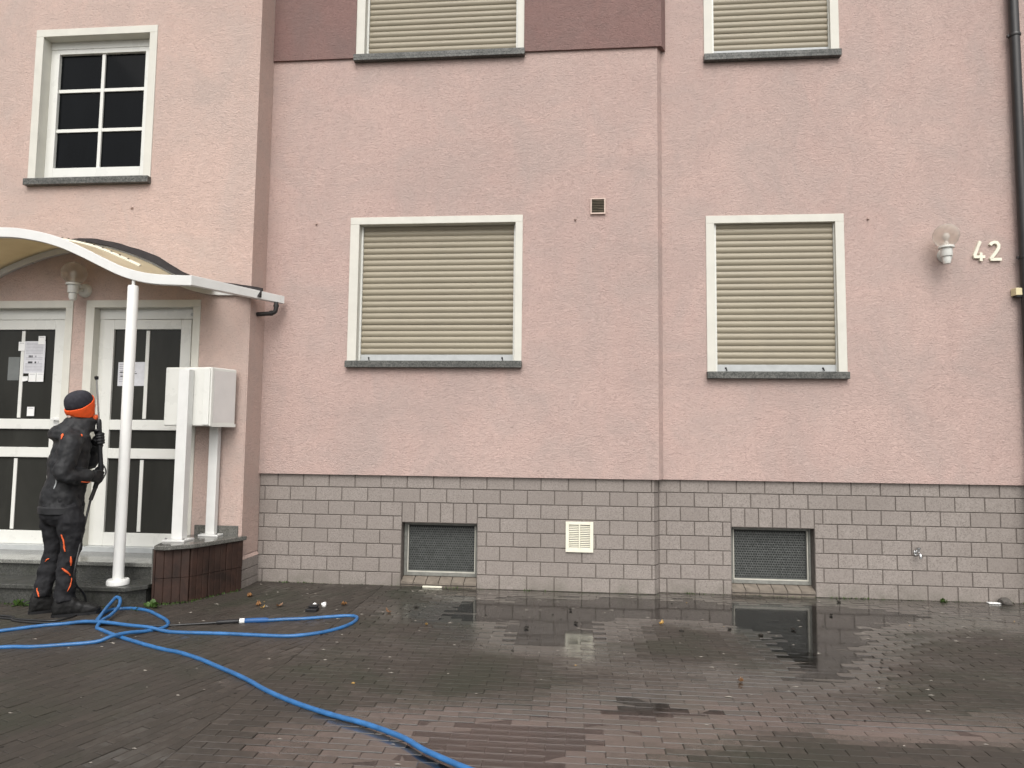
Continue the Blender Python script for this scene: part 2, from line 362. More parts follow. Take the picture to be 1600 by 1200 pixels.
PUD = [  # basins and (negative) humps of the paving: x, y, sx, sy, depth (mm)
    (2.75, -0.60, 1.0, 0.50, 8.5), (2.62, -1.35, 0.42, 0.50, 10), (4.0, -0.45, 1.0, 0.40, 8.5), (5.6, -0.45, 1.3, 0.40, 7.5), (4.62, -1.05, 0.42, 0.55, 10), (4.35, -1.75, 0.30, 0.50, 10),
    (3.10, -2.50, 0.50, 0.22, 9), (2.70, -2.90, 0.55, 0.25, 8), (3.85, -2.15, 0.40, 0.26, 9), (2.30, -3.30, 0.65, 0.38, 12), (4.5, -2.68, 0.5, 0.10, 8), (1.9, -0.9, 0.5, 0.3, 5),
    (3.55, -1.35, 0.38, 0.45, -7), (2.3, -2.2, 0.7, 0.40, -6), (4.6, -2.25, 0.7, 0.24, -7), (4.7, -3.05, 0.9, 0.25, -6), (3.3, -3.15, 0.6, 0.25, -4), (5.6, -1.5, 0.8, 0.5, -5)]
def ground_h(x, y):
    h = 0.0034 + 0.0036 * mnoise.noise(Vector((x * 1.5, y * 2.0, 3.7))) + 0.0024 * mnoise.noise(Vector((x * 4.0, y * 5.5, 9.1)))
    h += 0.0042 * min(1.0, max(0.0, (1.9 - x) / 0.9))
    for px, py, sx, sy, d in PUD:
        e = ((x - px) / sx) ** 2 + ((y - py) / sy) ** 2
        if e < 9: h -= d * 0.001 * math.exp(-e * 0.9)
    return min(max(h, -0.0075), 0.012)
def clip(poly, nx, ny, c):      # keep nx*x+ny*y<=c
    out = []
    for i in range(len(poly)):
        a = poly[i]; b = poly[(i + 1) % len(poly)]; da = nx * a[0] + ny * a[1] - c; db = nx * b[0] + ny * b[1] - c
        if da <= 0: out.append(a)
        if da * db < 0:
            t = da / (da - db); out.append((a[0] + (b[0] - a[0]) * t, a[1] + (b[1] - a[1]) * t))
    return out
def area(p): return 0.5 * abs(sum(p[i][0] * p[(i + 1) % len(p)][1] - p[(i + 1) % len(p)][0] * p[i][1] for i in range(len(p))))
PW, PH = 0.18, 0.06
pavers = []
XB = 1.05
r = 0; y = 0.12
while y > -7.0:                  # zone with courses parallel to the wall
    x = XB - (PW / 2 if r % 2 else 0) - 0.001
    while x < 9.0:
        poly = [(x, y - PH), (x + PW, y - PH), (x + PW, y), (x, y)]
        if x < XB: poly = clip(poly, -1, 0, -XB)
        if len(poly) > 2 and area(poly) > 0.0015: pavers.append(poly)
        x += PW
    y -= PH; r += 1
dv = Vector((0.364, 0.931)).normalized(); dn = Vector((dv.y, -dv.x))
for r in range(-130, 40):        # zone with courses running out from the entrance
    for q in range(-50, 30):
        o = Vector((XB, -2.6)) + dn * (r * PH) + dv * (q * PW + (PW / 2 if r % 2 else 0))
        poly = [tuple(o), tuple(o + dn * PH), tuple(o + dn * PH + dv * PW), tuple(o + dv * PW)]
        if not (-5.2 < o.x < XB + .3 and -7.0 < o.y < 0.2): continue
        poly = clip(poly, 1, 0, XB)
        if len(poly) > 2 and area(poly) > 0.0015: pavers.append(poly)
def paver_geo(mb, poly, rnd, tone):
    cx = sum(p[0] for p in poly) / len(poly); cy = sum(p[1] for p in poly) / len(poly)
    dz = rnd.uniform(-0.0011, 0.0011); tx = rnd.uniform(-0.008, 0.008); ty = rnd.uniform(-0.02, 0.02)
    def ins(d, drop):
        out = []; n = len(poly)
        for i in range(n):
            a = Vector(poly[i - 1]); b = Vector(poly[i]); c = Vector(poly[(i + 1) % n])
            e1 = (b - a).normalized(); e2 = (c - b).normalized()
            s_ = 1 if e1.x * e2.y - e1.y * e2.x > 0 else -1
            n1 = Vector((-e1.y, e1.x)) * s_; n2 = Vector((-e2.y, e2.x)) * s_
            k = n1 + n2; k = k / max(0.5, k.dot(n1)) if k.length > 1e-6 else n1
            p = b + k * d
            out.append((p.x, p.y, ground_h(cx, cy) + dz + tx * (p.x - cx) + ty * (p.y - cy) - drop))
        return out
    t0 = ins(0.0036, 0.0); t1 = ins(0.0012, 0.0018); k = len(mb.v); n = len(poly)
    ccw = sum(poly[i][0] * poly[(i + 1) % n][1] - poly[(i + 1) % n][0] * poly[i][1] for i in range(n)) > 0
    mb.v += t0 + t1 + [(p[0], p[1], -0.03) for p in t1]
    mb.face([k + i for i in (range(n) if ccw else reversed(range(n)))])
    for lv in (0, n):
        for i in range(n):
            f = [k + lv + i, k + lv + n + i, k + lv + n + (i + 1) % n, k + lv + (i + 1) % n]
            mb.face(f if ccw else f[::-1])
    tone += [rnd.random() ** 1.3] * (1 + 2 * n)
def paver_obj(name, mb, tone, parent):
    me = mb.mesh(name, 'wet_paver'); a = me.attributes.new('tone', 'FLOAT', 'FACE'); a.data.foreach_set('value', tone)
    return link(name, me, parent)
def project(p):
    d = Vector(p) - CP; z = d.dot(CF); return (800 + 1060 * d.dot(CR) / z, 600 - 1060 * d.dot(CU) / z, z) if z > 0.1 else (-999, -999, 1)
paving = MB(); NX, NY = 190, 98
paving.v = [(-5.2 + 14.2 * i / NX, -7.1 + 7.3 * j / NY, ground_h(-5.2 + 14.2 * i / NX, -7.1 + 7.3 * j / NY) - 0.0042) for j in range(NY + 1) for i in range(NX + 1)]
for j in range(NY):
    for i in range(NX): k = j * (NX + 1) + i; paving.face((k, k + 1, k + NX + 2, k + NX + 1), 0, True)
paving = paving.build('paving', 'joint_soil'); paving['kind'] = 'structure'; paving['label'] = 'wet brown clinker paving in front of the pink house'
rnd = random.Random(7); scored = []
for i, p in enumerate(pavers):
    c = (sum(q[0] for q in p) / len(p), sum(q[1] for q in p) / len(p), 0.0); u, v, z = project(c)
    scored.append((z if (5 < u < 1595 and v < 1192 and v > 800 and area(p) > 0.008) else 99, i))
near = set(i for _, i in sorted(scored)[:290])
field = MB(); tone = []
for i, p in enumerate(pavers):
    if i in near:
        m1 = MB(); t1 = []; paver_geo(m1, p, rnd, t1); paver_obj('paver', m1, t1, paving)
    else: paver_geo(field, p, rnd, tone)
fo = paver_obj('paver_field', field, tone, paving); fo['kind'] = 'stuff'
wt = MB(); wt.quad((1.2, -4.4, -0.0043), (8.2, -4.4, -0.0043), (8.2, 0.03, -0.0043), (1.2, 0.03, -0.0043))
wt = wt.build('puddle_water', 'puddle_film'); wt['kind'] = 'structure'; wt['label'] = 'shallow rain puddles standing on the clinker paving'

# ------------------------------------------------------------------ house
HOUSE = thing('house', (0, 0, 0), 'pink rendered house with grey brick plinth, shuttered windows and white entrance doors', 'house')
def wall_sheet(mb, x0, x1, z0, z1, y0, y1, holes):
    xs = sorted(set([x0, x1] + [h[0] for h in holes] + [h[1] for h in holes])); zs = sorted(set([z0, z1] + [h[2] for h in holes] + [h[3] for h in holes]))
    def inh(x, z): return any(h[0] < x < h[1] and h[2] < z < h[3] for h in holes)
    for a, b in zip(xs, xs[1:]):
        for c, d in zip(zs, zs[1:]):
            if inh((a + b) / 2, (c + d) / 2): continue
            mb.quad((a, y0, c), (b, y0, c), (b, y0, d), (a, y0, d)); mb.quad((b, y1, c), (a, y1, c), (a, y1, d), (b, y1, d))
    for h in holes:
        a, b, c, d = h[:4]
        mb.quad((a, y0, c), (a, y0, d), (a, y1, d), (a, y1, c)); mb.quad((b, y1, c), (b, y1, d), (b, y0, d), (b, y0, c))
        mb.quad((a, y0, d), (b, y0, d), (b, y1, d), (a, y1, d)); mb.quad((a, y1, c), (b, y1, c), (b, y0, c), (a, y0, c))
    mb.quad((x0, y1, z0), (x0, y0, z0), (x0, y0, z1), (x0, y1, z1)); mb.quad((x1, y0, z0), (x1, y1, z0), (x1, y1, z1), (x1, y0, z1))
    mb.quad((x0, y1, z0), (x1, y1, z0), (x1, y0, z0), (x0, y0, z0)); mb.quad((x0, y0, z1), (x1, y0, z1), (x1, y1, z1), (x0, y1, z1))
WM = dict(xo=(0.649, 2.312), xi=(0.737, 2.243), zb=2.092, zt=3.479, zi=3.41)
WMU = dict(xo=(0.649, 2.312), xi=(0.737, 2.243), zb=5.094, zt=6.48, zi=6.41)
WR = dict(xo=(4.013, 5.249), xi=(4.089, 5.171), zb=2.005, zt=3.462, zi=3.39)
WRU = dict(xo=(4.013, 5.249), xi=(4.089, 5.171), zb=5.010, zt=6.467, zi=6.395)
WL = dict(xo=(-2.467, -1.216), xi=(-2.389, -1.292), zb=3.813, zt=5.32, zi=5.247)
DRR = dict(xo=(-1.784, -0.657), xi=(-1.700, -0.728), zt=2.632, zi=2.563)
DRL = dict(xo=(-3.038, -1.917), xi=(-2.963, -1.990), zt=2.632, zi=2.563)
hole = lambda w: (w['xo'][0] + 0.02, w['xo'][1] - 0.02, w['zb'] - 0.03, w['zt'] - 0.02)
m = MB(); wall_sheet(m, XC - 0.05, XS, ZB, ZT, 0.0, 0.34, [hole(WM), hole(WMU)]); m.build('wall', 'pink_render', HOUSE)
m = MB(); wall_sheet(m, XS + 0.0004, XR, ZB - 0.001, ZT, SR, 0.34 + SR, [hole(WR), hole(WRU)]); m.build('wall', 'pink_render', HOUSE)
m = MB(); m.prism([(XS, 0.0006), (XS + .048, SR - .0005), (XS, SR - .0005)], ZB + .0006, ZT - .01); m.build('wall_return', 'pink_render', HOUSE)
m = MB(); wall_sheet(m, XL, XC, 0.30, ZT, PL, PL + 0.36, [hole(WL), (DRR['xo'][0] + .02, DRR['xo'][1] - .02, 0.301, DRR['zt'] - .02), (DRL['xo'][0] + .02, DRL['xo'][1] - .02, 0.301, DRL['zt'] - .02)])
m.build('wall', 'pink_render_lit', HOUSE)
m = MB(); m.box(XL, XC - 0.004, PL + 0.004, PL + 0.34, -0.03, 0.2995); m.build('wall_base', 'pink_render', HOUSE)
m = MB(); m.box(XL + .01, XR - .01, 0.5, 8.0, -0.03, ZT - .01); m.build('house_body', 'pink_render', HOUSE)
m = MB(); m.box(XL - .4, XR + .4, -0.75, 8.4, ZT, ZT + 0.25); m.build('roof', 'roof_dark', HOUSE)
# corner bead strip where the render of the entrance block is doubled near the corner
m = MB(); m.box(XC - 0.062, XC - 0.012, PL - 0.004, PL + 0.01, 0.32, 2.66, bev=0.003); m.build('corner_strip', 'pink_render_lit', HOUSE)
# darker painted band on the upper storey, standing proud of the wall
m = MB(); bh = [(WMU['xo'][0] + 0.004, WMU['xo'][1] - 0.004, 5.03, 6.476)]
wall_sheet(m, XC + 0.001, XS + 0.038, 5.072, 6.75, -0.022, 0.06, [(bh[0][0], bh[0][1], 5.0721, 6.476)]); m.build('painted_band', 'mauve_render', HOUSE)
m = MB(); m.prism([(XS + .0382, -.0215), (XS + .088, SR - .001), (XS + .0382, SR - .001)], 5.0725, 6.7495); m.build('painted_band', 'mauve_render', HOUSE)

# plinth
HR = 0.1289; Z1 = 0.9; JO = 0.008
plinth = MB(); YP = 0.03; YB = YP + 0.007
BWM = (1.207, 1.915, -0.02, 0.585); BWR = (4.217, 4.944, -0.02, 0.598)
wall_sheet(plinth, XC - 0.03, XS - 0.043, -0.04, ZB - .002, YB, YB + 0.3, [BWM[:2] + (-0.0399, BWM[3])])
wall_sheet(plinth, XS - 0.042, XR, -0.04, ZB - .0025, YB + SR, YB + SR + 0.3, [BWR[:2] + (-0.0399, BWR[3])])
plinth = plinth.build('plinth', 'mortar', HOUSE)
BM = {}
def brick_mesh(w, h, d):
    k = (round(w, 3), round(h, 3), round(d, 3))
    if k not in BM:
        mb = MB(); a, b = w / 2, h / 2; c = 0.003
        mb.v = [(-a + c, 0, -b + c), (a - c, 0, -b + c), (a - c, 0, b - c), (-a + c, 0, b - c), (-a, c, -b), (a, c, -b), (a, c, b), (-a, c, b), (-a, d, -b), (a, d, -b), (a, d, b), (-a, d, b)]
        mb.face((0, 1, 2, 3))
        for i in range(4):
            j = (i + 1) % 4; mb.face((4 + i, 4 + j, j, i)); mb.face((8 + i, 8 + j, 4 + j, 4 + i))
        BM[k] = mb.mesh('brick', 'plinth_tile')
    return BM[k]
rb = random.Random(3)
def put_brick(x0, x1, z0, z1, y, d=0.10):
    w = x1 - x0 - JO; h = z1 - z0 - JO
    if w < 0.015 or h < 0.015: return
    link('brick', brick_mesh(w, h, d), plinth, ((x0 + x1) / 2, y + rb.uniform(-0.0012, 0.0012), (z0 + z1) / 2))
def courses(xa, xb, ox, y, bw):
    for r in range(-1, 7):
        zt = Z1 - r * HR; zb = zt - HR
        if r == -1: zt = ZB + 0.005
        x = ox + (0.0 if r % 2 else 0.125) - 10.0
        cuts = []
        while x < xb + 0.3:
            a, b = max(x, xa), min(x + 0.25, xb); x += 0.25
            if b - a < 0.012: continue
            if r >= 1 and not (b <= bw[0] or a >= bw[1]):
                if a < bw[0]: cuts.append((a, bw[0]))
                if b > bw[1]: cuts.append((bw[1], b))
            else: cuts.append((a, b))
        for a, b in cuts: put_brick(a, b, zb, zt, y)
    n = 6; st = 0.121
    for k in range(n):
        a = bw[0] + k * st; b = bw[0] + (k + 1) * st if k < n - 1 else bw[1]
        put_brick(a, b, bw[3] + 0.001, Z1 - HR, y, 0.16)
courses(XC, XS - .034, 0.0, YP, BWM)
for r in range(-1, 7):
    zt = (ZB + .005 if r == -1 else Z1 - r * HR) - JO / 2; zb = Z1 - r * HR - HR + JO / 2
    mb = MB(); mb.prism([(XS - .0365, YP + .002), (XS + .006, YP + SR + .001), (XS - .0365, YP + SR + .001)], zb, zt); mb.build('brick', 'plinth_tile', plinth)
courses(XS + 0.008, XR - 0.02, 3.767, YP + SR, BWR)
# brick foot on the return of the entrance block
for r in range(3):
    zt = 0.262 - r * 0.0945; zb = zt - 0.0945
    ys = [PL, PL + (0.20 if r % 2 else 0.11), 0.028]
    for a, b in zip(ys, ys[1:]):
        w = b - a - 0.006; h = zt - zb - 0.006
        o = link('brick', brick_mesh(w, h, 0.05), plinth, (XC + 0.016, (a + b) / 2, (zt + zb) / 2)); o.rotation_euler = (0, 0, PI / 2)
m = MB(); m.v = [(XC - .001, PL - .004, 0.262), (XC + .016, PL - .004, 0.262), (XC + .016, 0.028, 0.262), (XC - .001, 0.028, 0.262), (XC - .001, PL - .004, 0.29), (XC - .001, 0.028, 0.29)]
for f in ((0, 3, 2, 1), (1, 2, 5, 4), (0, 1, 4), (2, 3, 5), (0, 4, 5, 3)): m.face(f)
m.build('cap_fillet', 'pink_render_lit', HOUSE)

# basement windows
def basement(bw, y, label):
    x0, x1, zb, zt = bw
    yf = y + 0.095
    f = MB(); fz0 = 0.085
    f.box(x0 + 0.004, x0 + 0.032, yf, yf + 0.04, fz0, zt - 0.004, bev=0.003); f.box(x1 - 0.024, x1 - 0.004, yf, yf + 0.04, fz0, zt - 0.004, bev=0.003)
    f.box(x0 + 0.033, x1 - 0.025, yf, yf + 0.04, fz0, fz0 + 0.028, bev=0.003); f.box(x0 + 0.033, x1 - 0.025, yf, yf + 0.04, zt - 0.03, zt - 0.004, bev=0.003)
    w = f.build('basement_window', 'galv_frame', HOUSE); w['label'] = label
    f = MB(); a, b, c, d = x0 + 0.036, x1 - 0.027, fz0 + 0.031, zt - 0.033
    f.box(a, a + .010, yf + .004, yf + .03, c, d); f.box(b - .010, b, yf + .004, yf + .03, c, d); f.box(a + .0105, b - .0105, yf + .004, yf + .03, c, c + .013)
    f.build('inner_frame', 'pale_frame', w)
    f = MB(); f.quad((x0 + .03, yf + .036, fz0 + .02), (x1 - .02, yf + .036, fz0 + .02), (x1 - .02, yf + .036, zt - .02), (x0 + .03, yf + .036, zt - .02)); f.build('pane', 'screen_dark', w)
    # perforated grille: horizontal folded bars with small webs
    f = MB(); n = 19; h = (d - c - .03) / n
    for k in range(n):
        z = c + .016 + k * h
        f.box(a + .013, b - .013, yf + .012, yf + .017, z, z + h * .52)
        q = a + .018 + (0.0 if k % 2 else 0.011)
        while q < b - .03: f.box(q, q + .009, yf + .0125, yf + .0165, z + h * .52, z + h); q += .022
    o = f.build('grille', 'grille_metal', w); o['kind'] = 'stuff'
    f = MB(); f.box(x0 + .002, x1 - .002, yf + 0.041, yf + .2, -0.02, zt); f.build('backing', 'screen_dark', w)
    n = 6; st = (x1 - x0) / n                 # sloping sill of clinker slips and the slips below it
    for k in range(n):
        a, b = x0 + k * st + .003, x0 + (k + 1) * st - .003; s = MB(); dz = rb.uniform(-.002, .002)
        s.v = [(a, y - .004, 0.026 + dz), (b, y - .004, 0.026 + dz), (b, yf + .02, 0.083), (a, yf + .02, 0.083), (a, y - .004, 0.045 + dz), (b, y - .004, 0.045 + dz), (b, yf + .02, 0.1 - .016), (a, yf + .02, 0.1 - .016)]
        for q in ((0, 3, 2, 1), (4, 5, 6, 7), (0, 1, 5, 4), (1, 2, 6, 5), (2, 3, 7, 6), (3, 0, 4, 7)): s.face(q)
        s.build('sill_brick', 'sill_clinker', w)
        s = MB(); s.box(a, b, y + .004 + rb.uniform(0, .008), yf, -0.02, 0.019 - rb.uniform(0, .006), bev=.002); s.build('sill_base_brick', 'sill_clinker', w)
    m = MB(); m.box(x0 + .001, x1 - .001, y + .014, yf + .03, -.02, .0255); m.build('sill_bed', 'mortar', w)
basement(BWM, YP, 'basement window left of the plinth vent'); basement(BWR, YP + SR, 'basement window under the right shuttered window')

# shuttered windows
def surround(w, y, name, proud=0.010, back=0.34, floor=None):
    (a, d), (b, c) = w['xo'], w['xi']; z0 = w['zb'] if floor is None else floor
    f = MB(); y0 = y - proud
    f.box(a, b, y0, y + back, z0, w['zi']); f.box(c, d, y0, y + back, z0, w['zi']); f.box(a, d, y0, y + back, w['zi'], w['zt'])
    # remove inner shared edges is unnecessary; the three pieces butt together
    return modsmooth(f.build(name, 'cream_trim', HOUSE), 0.003)
def sill(w, y, parent):
    a, d = w['xo']; s = MB()
    s.box(a - .006, d + .004, y - .055, y + .14, w['zb'] - .064, w['zb'] - .0005, bev=.004)
    s.box(a - .002, d, y - .0565, y - .03, w['zb'] - .035, w['zb'] - .031)
    s.build('sill', 'sill_granite', parent)
def slat_mesh(wd, pitch):
    mb = MB(); n = 7; pr = []
    for k in range(n):
        t = k / (n - 1); pr.append((-0.0095 * math.sin(PI * t) ** 0.85, (0.04 + 0.92 * t) * pitch))
    for k in range(n - 1):
        i = len(mb.v); (y0, z0), (y1, z1) = pr[k], pr[k + 1]
        mb.v += [(-wd / 2, y0, z0), (wd / 2, y0, z0), (wd / 2, y1, z1), (-wd / 2, y1, z1)]; mb.face((i, i + 1, i + 2, i + 3), 0, True)
    i = len(mb.v); mb.v += [(-wd / 2, 0.003, 0), (wd / 2, 0.003, 0), (wd / 2, 0.003, pitch), (-wd / 2, 0.003, pitch)]; mb.face((i, i + 1, i + 2, i + 3))
    return mb.mesh('shutter_slat', 'shutter_beige')
def shuttered(w, y, n, label, dep=0.085, gl=.02, gr_=.02):
    win = surround(w, y, 'window'); win['label'] = label; sill(w, y, win)
    b, c = w['xi']; ys = y + dep; zb0 = w['zb'] + 0.008
    for x, gw in ((b, gl), (c - gr_, gr_)): g_ = MB(); g_.box(x + .0005, x + gw - .0005, ys - .022, ys + .03, w['zb'], w['zi'] - .001, bev=.0012); g_.build('guide_rail', 'white_pvc', win)
    g_ = MB(); g_.box(b + gl, c - gr_, ys - .009, ys + .006, zb0, zb0 + .062, bev=.002); g_.build('bottom_rail', 'alu_rail', win)
    z0 = zb0 + .063; top = w['zi'] + .02; pitch = (top - z0) / n; me = slat_mesh(c - b - gl - gr_ - .002, pitch); cxs = (b + gl + c - gr_) / 2
    for k in range(n):
        sl_ = link('shutter_slat', me, win, (cxs, ys + rb.uniform(-.0015, .0015), z0 + k * pitch + rb.uniform(-.0006, .0006))); sl_.rotation_euler = (rb.uniform(-.03, .03), rb.uniform(-.0009, .0009), 0)
    for x in (b + .10, c - .12):
        g_ = MB(); g_.lathe([(.008, -.012), (.009, 0), (.006, .004)], (x, ys - .012, zb0 + .03), (0.2, -1, -.25), 10); g_.tube([(x, ys - .02, zb0 + .03), (x + .008, ys - .022, zb0 + .005)], .005, 6); g_.build('stopper', 'black_plastic', win)
    g_ = MB(); g_.box(b - .03, c + .03, ys + .04, ys + .06, w['zb'] - .02, w['zt'] - .02); g_.build('backing', 'screen_dark', win)
shuttered(WM, 0.0, 22, 'wide shuttered window in the middle wall, lower floor'); shuttered(WMU, 0.0, 22, 'wide shuttered window in the dark painted band')
shuttered(WR, SR, 23, 'narrower shuttered window in the right wall, lower floor', .045, .022, .006); shuttered(WRU, SR, 23, 'narrower shuttered window in the right wall, upper floor', .045, .022, .006)

# entrance block window, six panes
win = surround(WL, PL, 'window'); win['label'] = 'white six pane window above the entrance'; sill(WL, PL, win)
y = PL + 0.10; b, c = WL['xi']; z0 = WL['zb']; z1 = WL['zi']
f = MB(); f.box(b, b + .045, y, y + .07, z0, z1 - .075); f.box(c - .045, c, y, y + .07, z0, z1 - .075); f.box(b + .045, c - .045, y, y + .07, z0, z0 + .055); f.box(b + .045, c - .045, y, y + .07, z1 - .12, z1 - .075)
modsmooth(f.build('frame', 'white_pvc', win), .003)
f = MB(); f.box(b, c, y - .005, y + .07, z1 - .074, z1 + .0); modsmooth(f.build('shutter_box', 'white_pvc', win), .003)
a0, a1, c0, c1 = b + .046, c - .046, z0 + .056, z1 - .121
gx0, gx1, gz0, gz1 = -2.292, -1.392, 3.962, 5.118
f = MB(); f.box(a0, gx0, y - .012, y + .05, c0, c1); f.box(gx1, a1, y - .012, y + .05, c0, c1); f.box(gx0, gx1, y - .012, y + .05, c0, gz0); f.box(gx0, gx1, y - .012, y + .05, gz1, c1); modsmooth(f.build('sash', 'white_pvc', win), .004)
f = MB(); f.box(-1.852, -1.820, y + .004, y + .02, gz0, gz1); f.build('muntin', 'white_pvc', win)
for z in (4.344, 4.748):
    f = MB(); f.box(gx0, -1.8525, y + .005, y + .02, z - .016, z + .016); f.box(-1.8195, gx1, y + .005, y + .02, z - .016, z + .016); f.build('muntin', 'white_pvc', win)
for xa, xb in ((gx0, -1.852), (-1.820, gx1)):
    for za, zb in ((gz0, 4.328), (4.36, 4.732), (4.764, gz1)):
        f = MB(); f.box(xa, xb, y + .022, y + .03, za, zb); f.build('pane', 'window_glass', win)
f = MB(); f.box(b - .04, c + .04, y + .071, y + .09, z0 - .02, z1 + .04); f.build('backing', 'screen_dark', win)

# entrance doors
def door(d, label, mirror, closer):
    D = surround(d, PL, 'door', floor=0.3445); D['label'] = label
    y = PL + 0.075; b, c = d['xi']; zt = d['zi']; cx = (b + c) / 2
    f = MB(); f.box(b, c, y - .004, y + .07, zt - .10, zt); modsmooth(f.build('transom', 'panel_grey' if False else 'white_pvc', D), .003)
    f = MB(); f.box(b, b + .05, y, y + .06, .3445, zt - .101); f.box(c - .05, c, y, y + .06, .3445, zt - .101); modsmooth(f.build('frame', 'white_pvc', D), .003)
    la, lb, lz0, lz1 = b + .052, c - .052, .345, zt - .104
    g0, g1 = cx - .333, cx + .333
    rows = [(.466, 1.150), (1.244, 1.416), (1.511, 2.366)]
    f = MB(); yl = y - .010
    f.box(la, g0, yl, y + .05, lz0, lz1); f.box(g1, lb, yl, y + .05, lz0, lz1)
    zz = [lz0] + [q for r_ in rows for q in r_] + [lz1]
    for k in range(0, len(zz), 2): f.box(g0, g1, yl, y + .05, zz[k], zz[k + 1])
    modsmooth(f.build('door_leaf', 'white_pvc', D), .004)
    for i, (za, zb) in enumerate(rows):
        f = MB(); f.box(g0, g1, y + .012, y + .02, za, zb); f.build('pane', 'door_glass', D)
        if i != 1:
            f = MB(); f.box(cx - .017, cx + .017, y + .004, y + .0115, za + .012, zb - .012); f.build('glazing_bar', 'white_pvc', D)
    f = MB(); f.box(b - .06, c + .06, PL - .0035, y + .05, .3005, .344); f.build('threshold', 'alu_rail', D)
    f = MB(); f.box(b - .03, c + .03, y + .08, y + .1, .303, zt + .04); f.build('backing', 'screen_dark', D)
    hx = c - .10 if not mirror else b + .075
    if not closer:
        f = MB(); f.box(hx - .005, hx + .075, yl - .012, yl - .0005, 1.43, 1.53, bev=.004); f.box(hx - .01, hx + .10, yl - .05, yl - .035, 1.50, 1.522, bev=.004); f.box(hx - .005, hx + .012, yl - .036, yl - .011, 1.50, 1.522); f.build('handle', 'white_metal', D)
    else:
        f = MB(); f.box(c - .045, c - .001, y - .035, y - .005, zt - .075, zt - .045, bev=.003); f.box(c - .06, c - .02, y - .02, y - .005, zt - .068, zt - .052); f.build('door_contact', 'alu_rail', D)
    return y + .012
yg = door(DRR, 'white glazed entrance door behind the mailbox', True, True); door(DRL, 'white glazed entrance door with the pinned up notices', False, False)
m = MB(); m.box(-0.62, XC - 0.03, PL - .014, PL - .0005, 0.475, 0.566, bev=.003); m.build('skirting', 'slab_granite', HOUSE)

# ------------------------------------------------------------------ entrance steps and planter
ST = thing('entrance_steps', (-2.2, -0.7, 0), 'two dark granite steps up to the white entrance doors', 'steps')
p1 = [(-4.6, -1.03), (-0.76, -1.03), (-0.655, -0.90), (-0.655, PL - .02), (-4.6, PL - .02)]
def inset_poly(p, d): return [(x - (d if x > -4 else -d * 0), y_ + (d if y_ < -.5 else 0)) for x, y_ in p]
m = MB(); m.prism(inset_poly(p1, .03), -.03, .127); m.build('riser', 'step_granite', ST)
m = MB(); m.prism(p1, .1275, .16); modsmooth(m.build('tread', 'step_granite', ST), .004)
m = MB(); m.prism([(-4.6, -.715), (-.66, -.715), (-.66, PL - .022), (-4.6, PL - .022)], .1605, .268); m.build('riser', 'step_granite', ST)
m = MB(); m.prism([(-4.6, -.745), (-.64, -.745), (-.64, PL - .0005), (-4.6, PL - .0005)], .2685, .3); modsmooth(m.build('tread', 'landing_granite', ST), .004)
PT = thing('planter', (-0.4, -0.6, 0), 'low brown ribbed palisade planter with a wet granite top beside the steps', 'planter')
FL, MID, RT = Vector((-0.60, -0.895)), Vector((-0.375, -0.775)), Vector((-0.158, -0.315))
top = [(-0.655, -0.72), (-0.60, -0.925), (-0.50, -0.93), (-0.335, -0.80), (-0.118, PL - .016), (-0.655, PL - .016)]
m = MB(); m.prism(top, .444, .48); modsmooth(m.build('slab', 'slab_granite', PT), .005)
core = [(-0.60, -0.85), (-0.40, -0.745), (-0.20, PL - .018), (-0.60, PL - .018)]
m = MB(); m.prism(core, -.03, .4435); m.build('core', 'palisade_brown', PT)
m = MB(); m.box(-.648, -.612, -.87, PL - .018, .161, .4435); m.build('side_slab', 'slab_granite', PT)
def palisade_run(a, b, nblk, ribs):
    d = (b - a); L = d.length; d.normalize(); nrm = Vector((d.y, -d.x))
    for k in range(nblk):
        for (z0, z1) in ((-.03, .208), (.212, .4435)):
            off = rb.uniform(-.003, .003)
            x0 = k * L / nblk + .002; x1 = (k + 1) * L / nblk - .002; pts = []
            for q in range(ribs):
                u0 = x0 + (x1 - x0) * q / ribs; u1 = x0 + (x1 - x0) * (q + 1) / ribs
                for t, h in ((0.0, .010), (.04, .0145), (.15, .016), (.85, .016), (.96, .0145)): pts.append((u0 + (u1 - u0) * t, h))
            pts.append((x1, 0)); pts += [(x1, -.05), (x0, -.05)]
            P = [tuple(a + d * u + nrm * (h + off)) for u, h in pts]
            mb = MB(); mb.prism(P, z0, z1); mb.build('palisade_block', 'palisade_brown', PT)
palisade_run(FL, MID, 1, 4); palisade_run(MID, RT, 3, 3)
m = MB(); m.box(-.618, -.6, -.90, -.85, -.03, .4435); m.build('palisade_end', 'palisade_brown', PT)

# ------------------------------------------------------------------ canopy
CAN = thing('entrance_canopy', (-2.0, PL, 2.6), 'wave shaped white canopy with yellowish translucent roof above the doors', 'canopy')
fr = [(-2.15, 3.141), (-2.05, 3.138), (-1.932, 3.128), (-1.746, 3.095), (-1.561, 3.042), (-1.375, 2.964), (-1.19, 2.876), (-1.006, 2.793), (-.826, 2.740), (-.649, 2.715), (-.373, 2.703)]
rr_ = [(-1.87, 3.172), (-1.78, 3.166), (-1.688, 3.150), (-1.53, 3.115), (-1.383, 3.068), (-1.24, 3.015), (-1.09, 2.950), (-.939, 2.870), (-.776, 2.800), (-.519, 2.737), (-.27, 2.700), (-.02, 2.668)]
def mirror(t):
    c = t[0][0]; return [(2 * c - x, z) for x, z in reversed(t[1:])] + t
FRC = [(p.x, p.y) for p in spline([(x, z, 0) for x, z in mirror(fr)], 4)]; RRC = [(p.x, p.y) for p in spline([(x, z, 0) for x, z in mirror(rr_)], 4)]
YF = -0.95
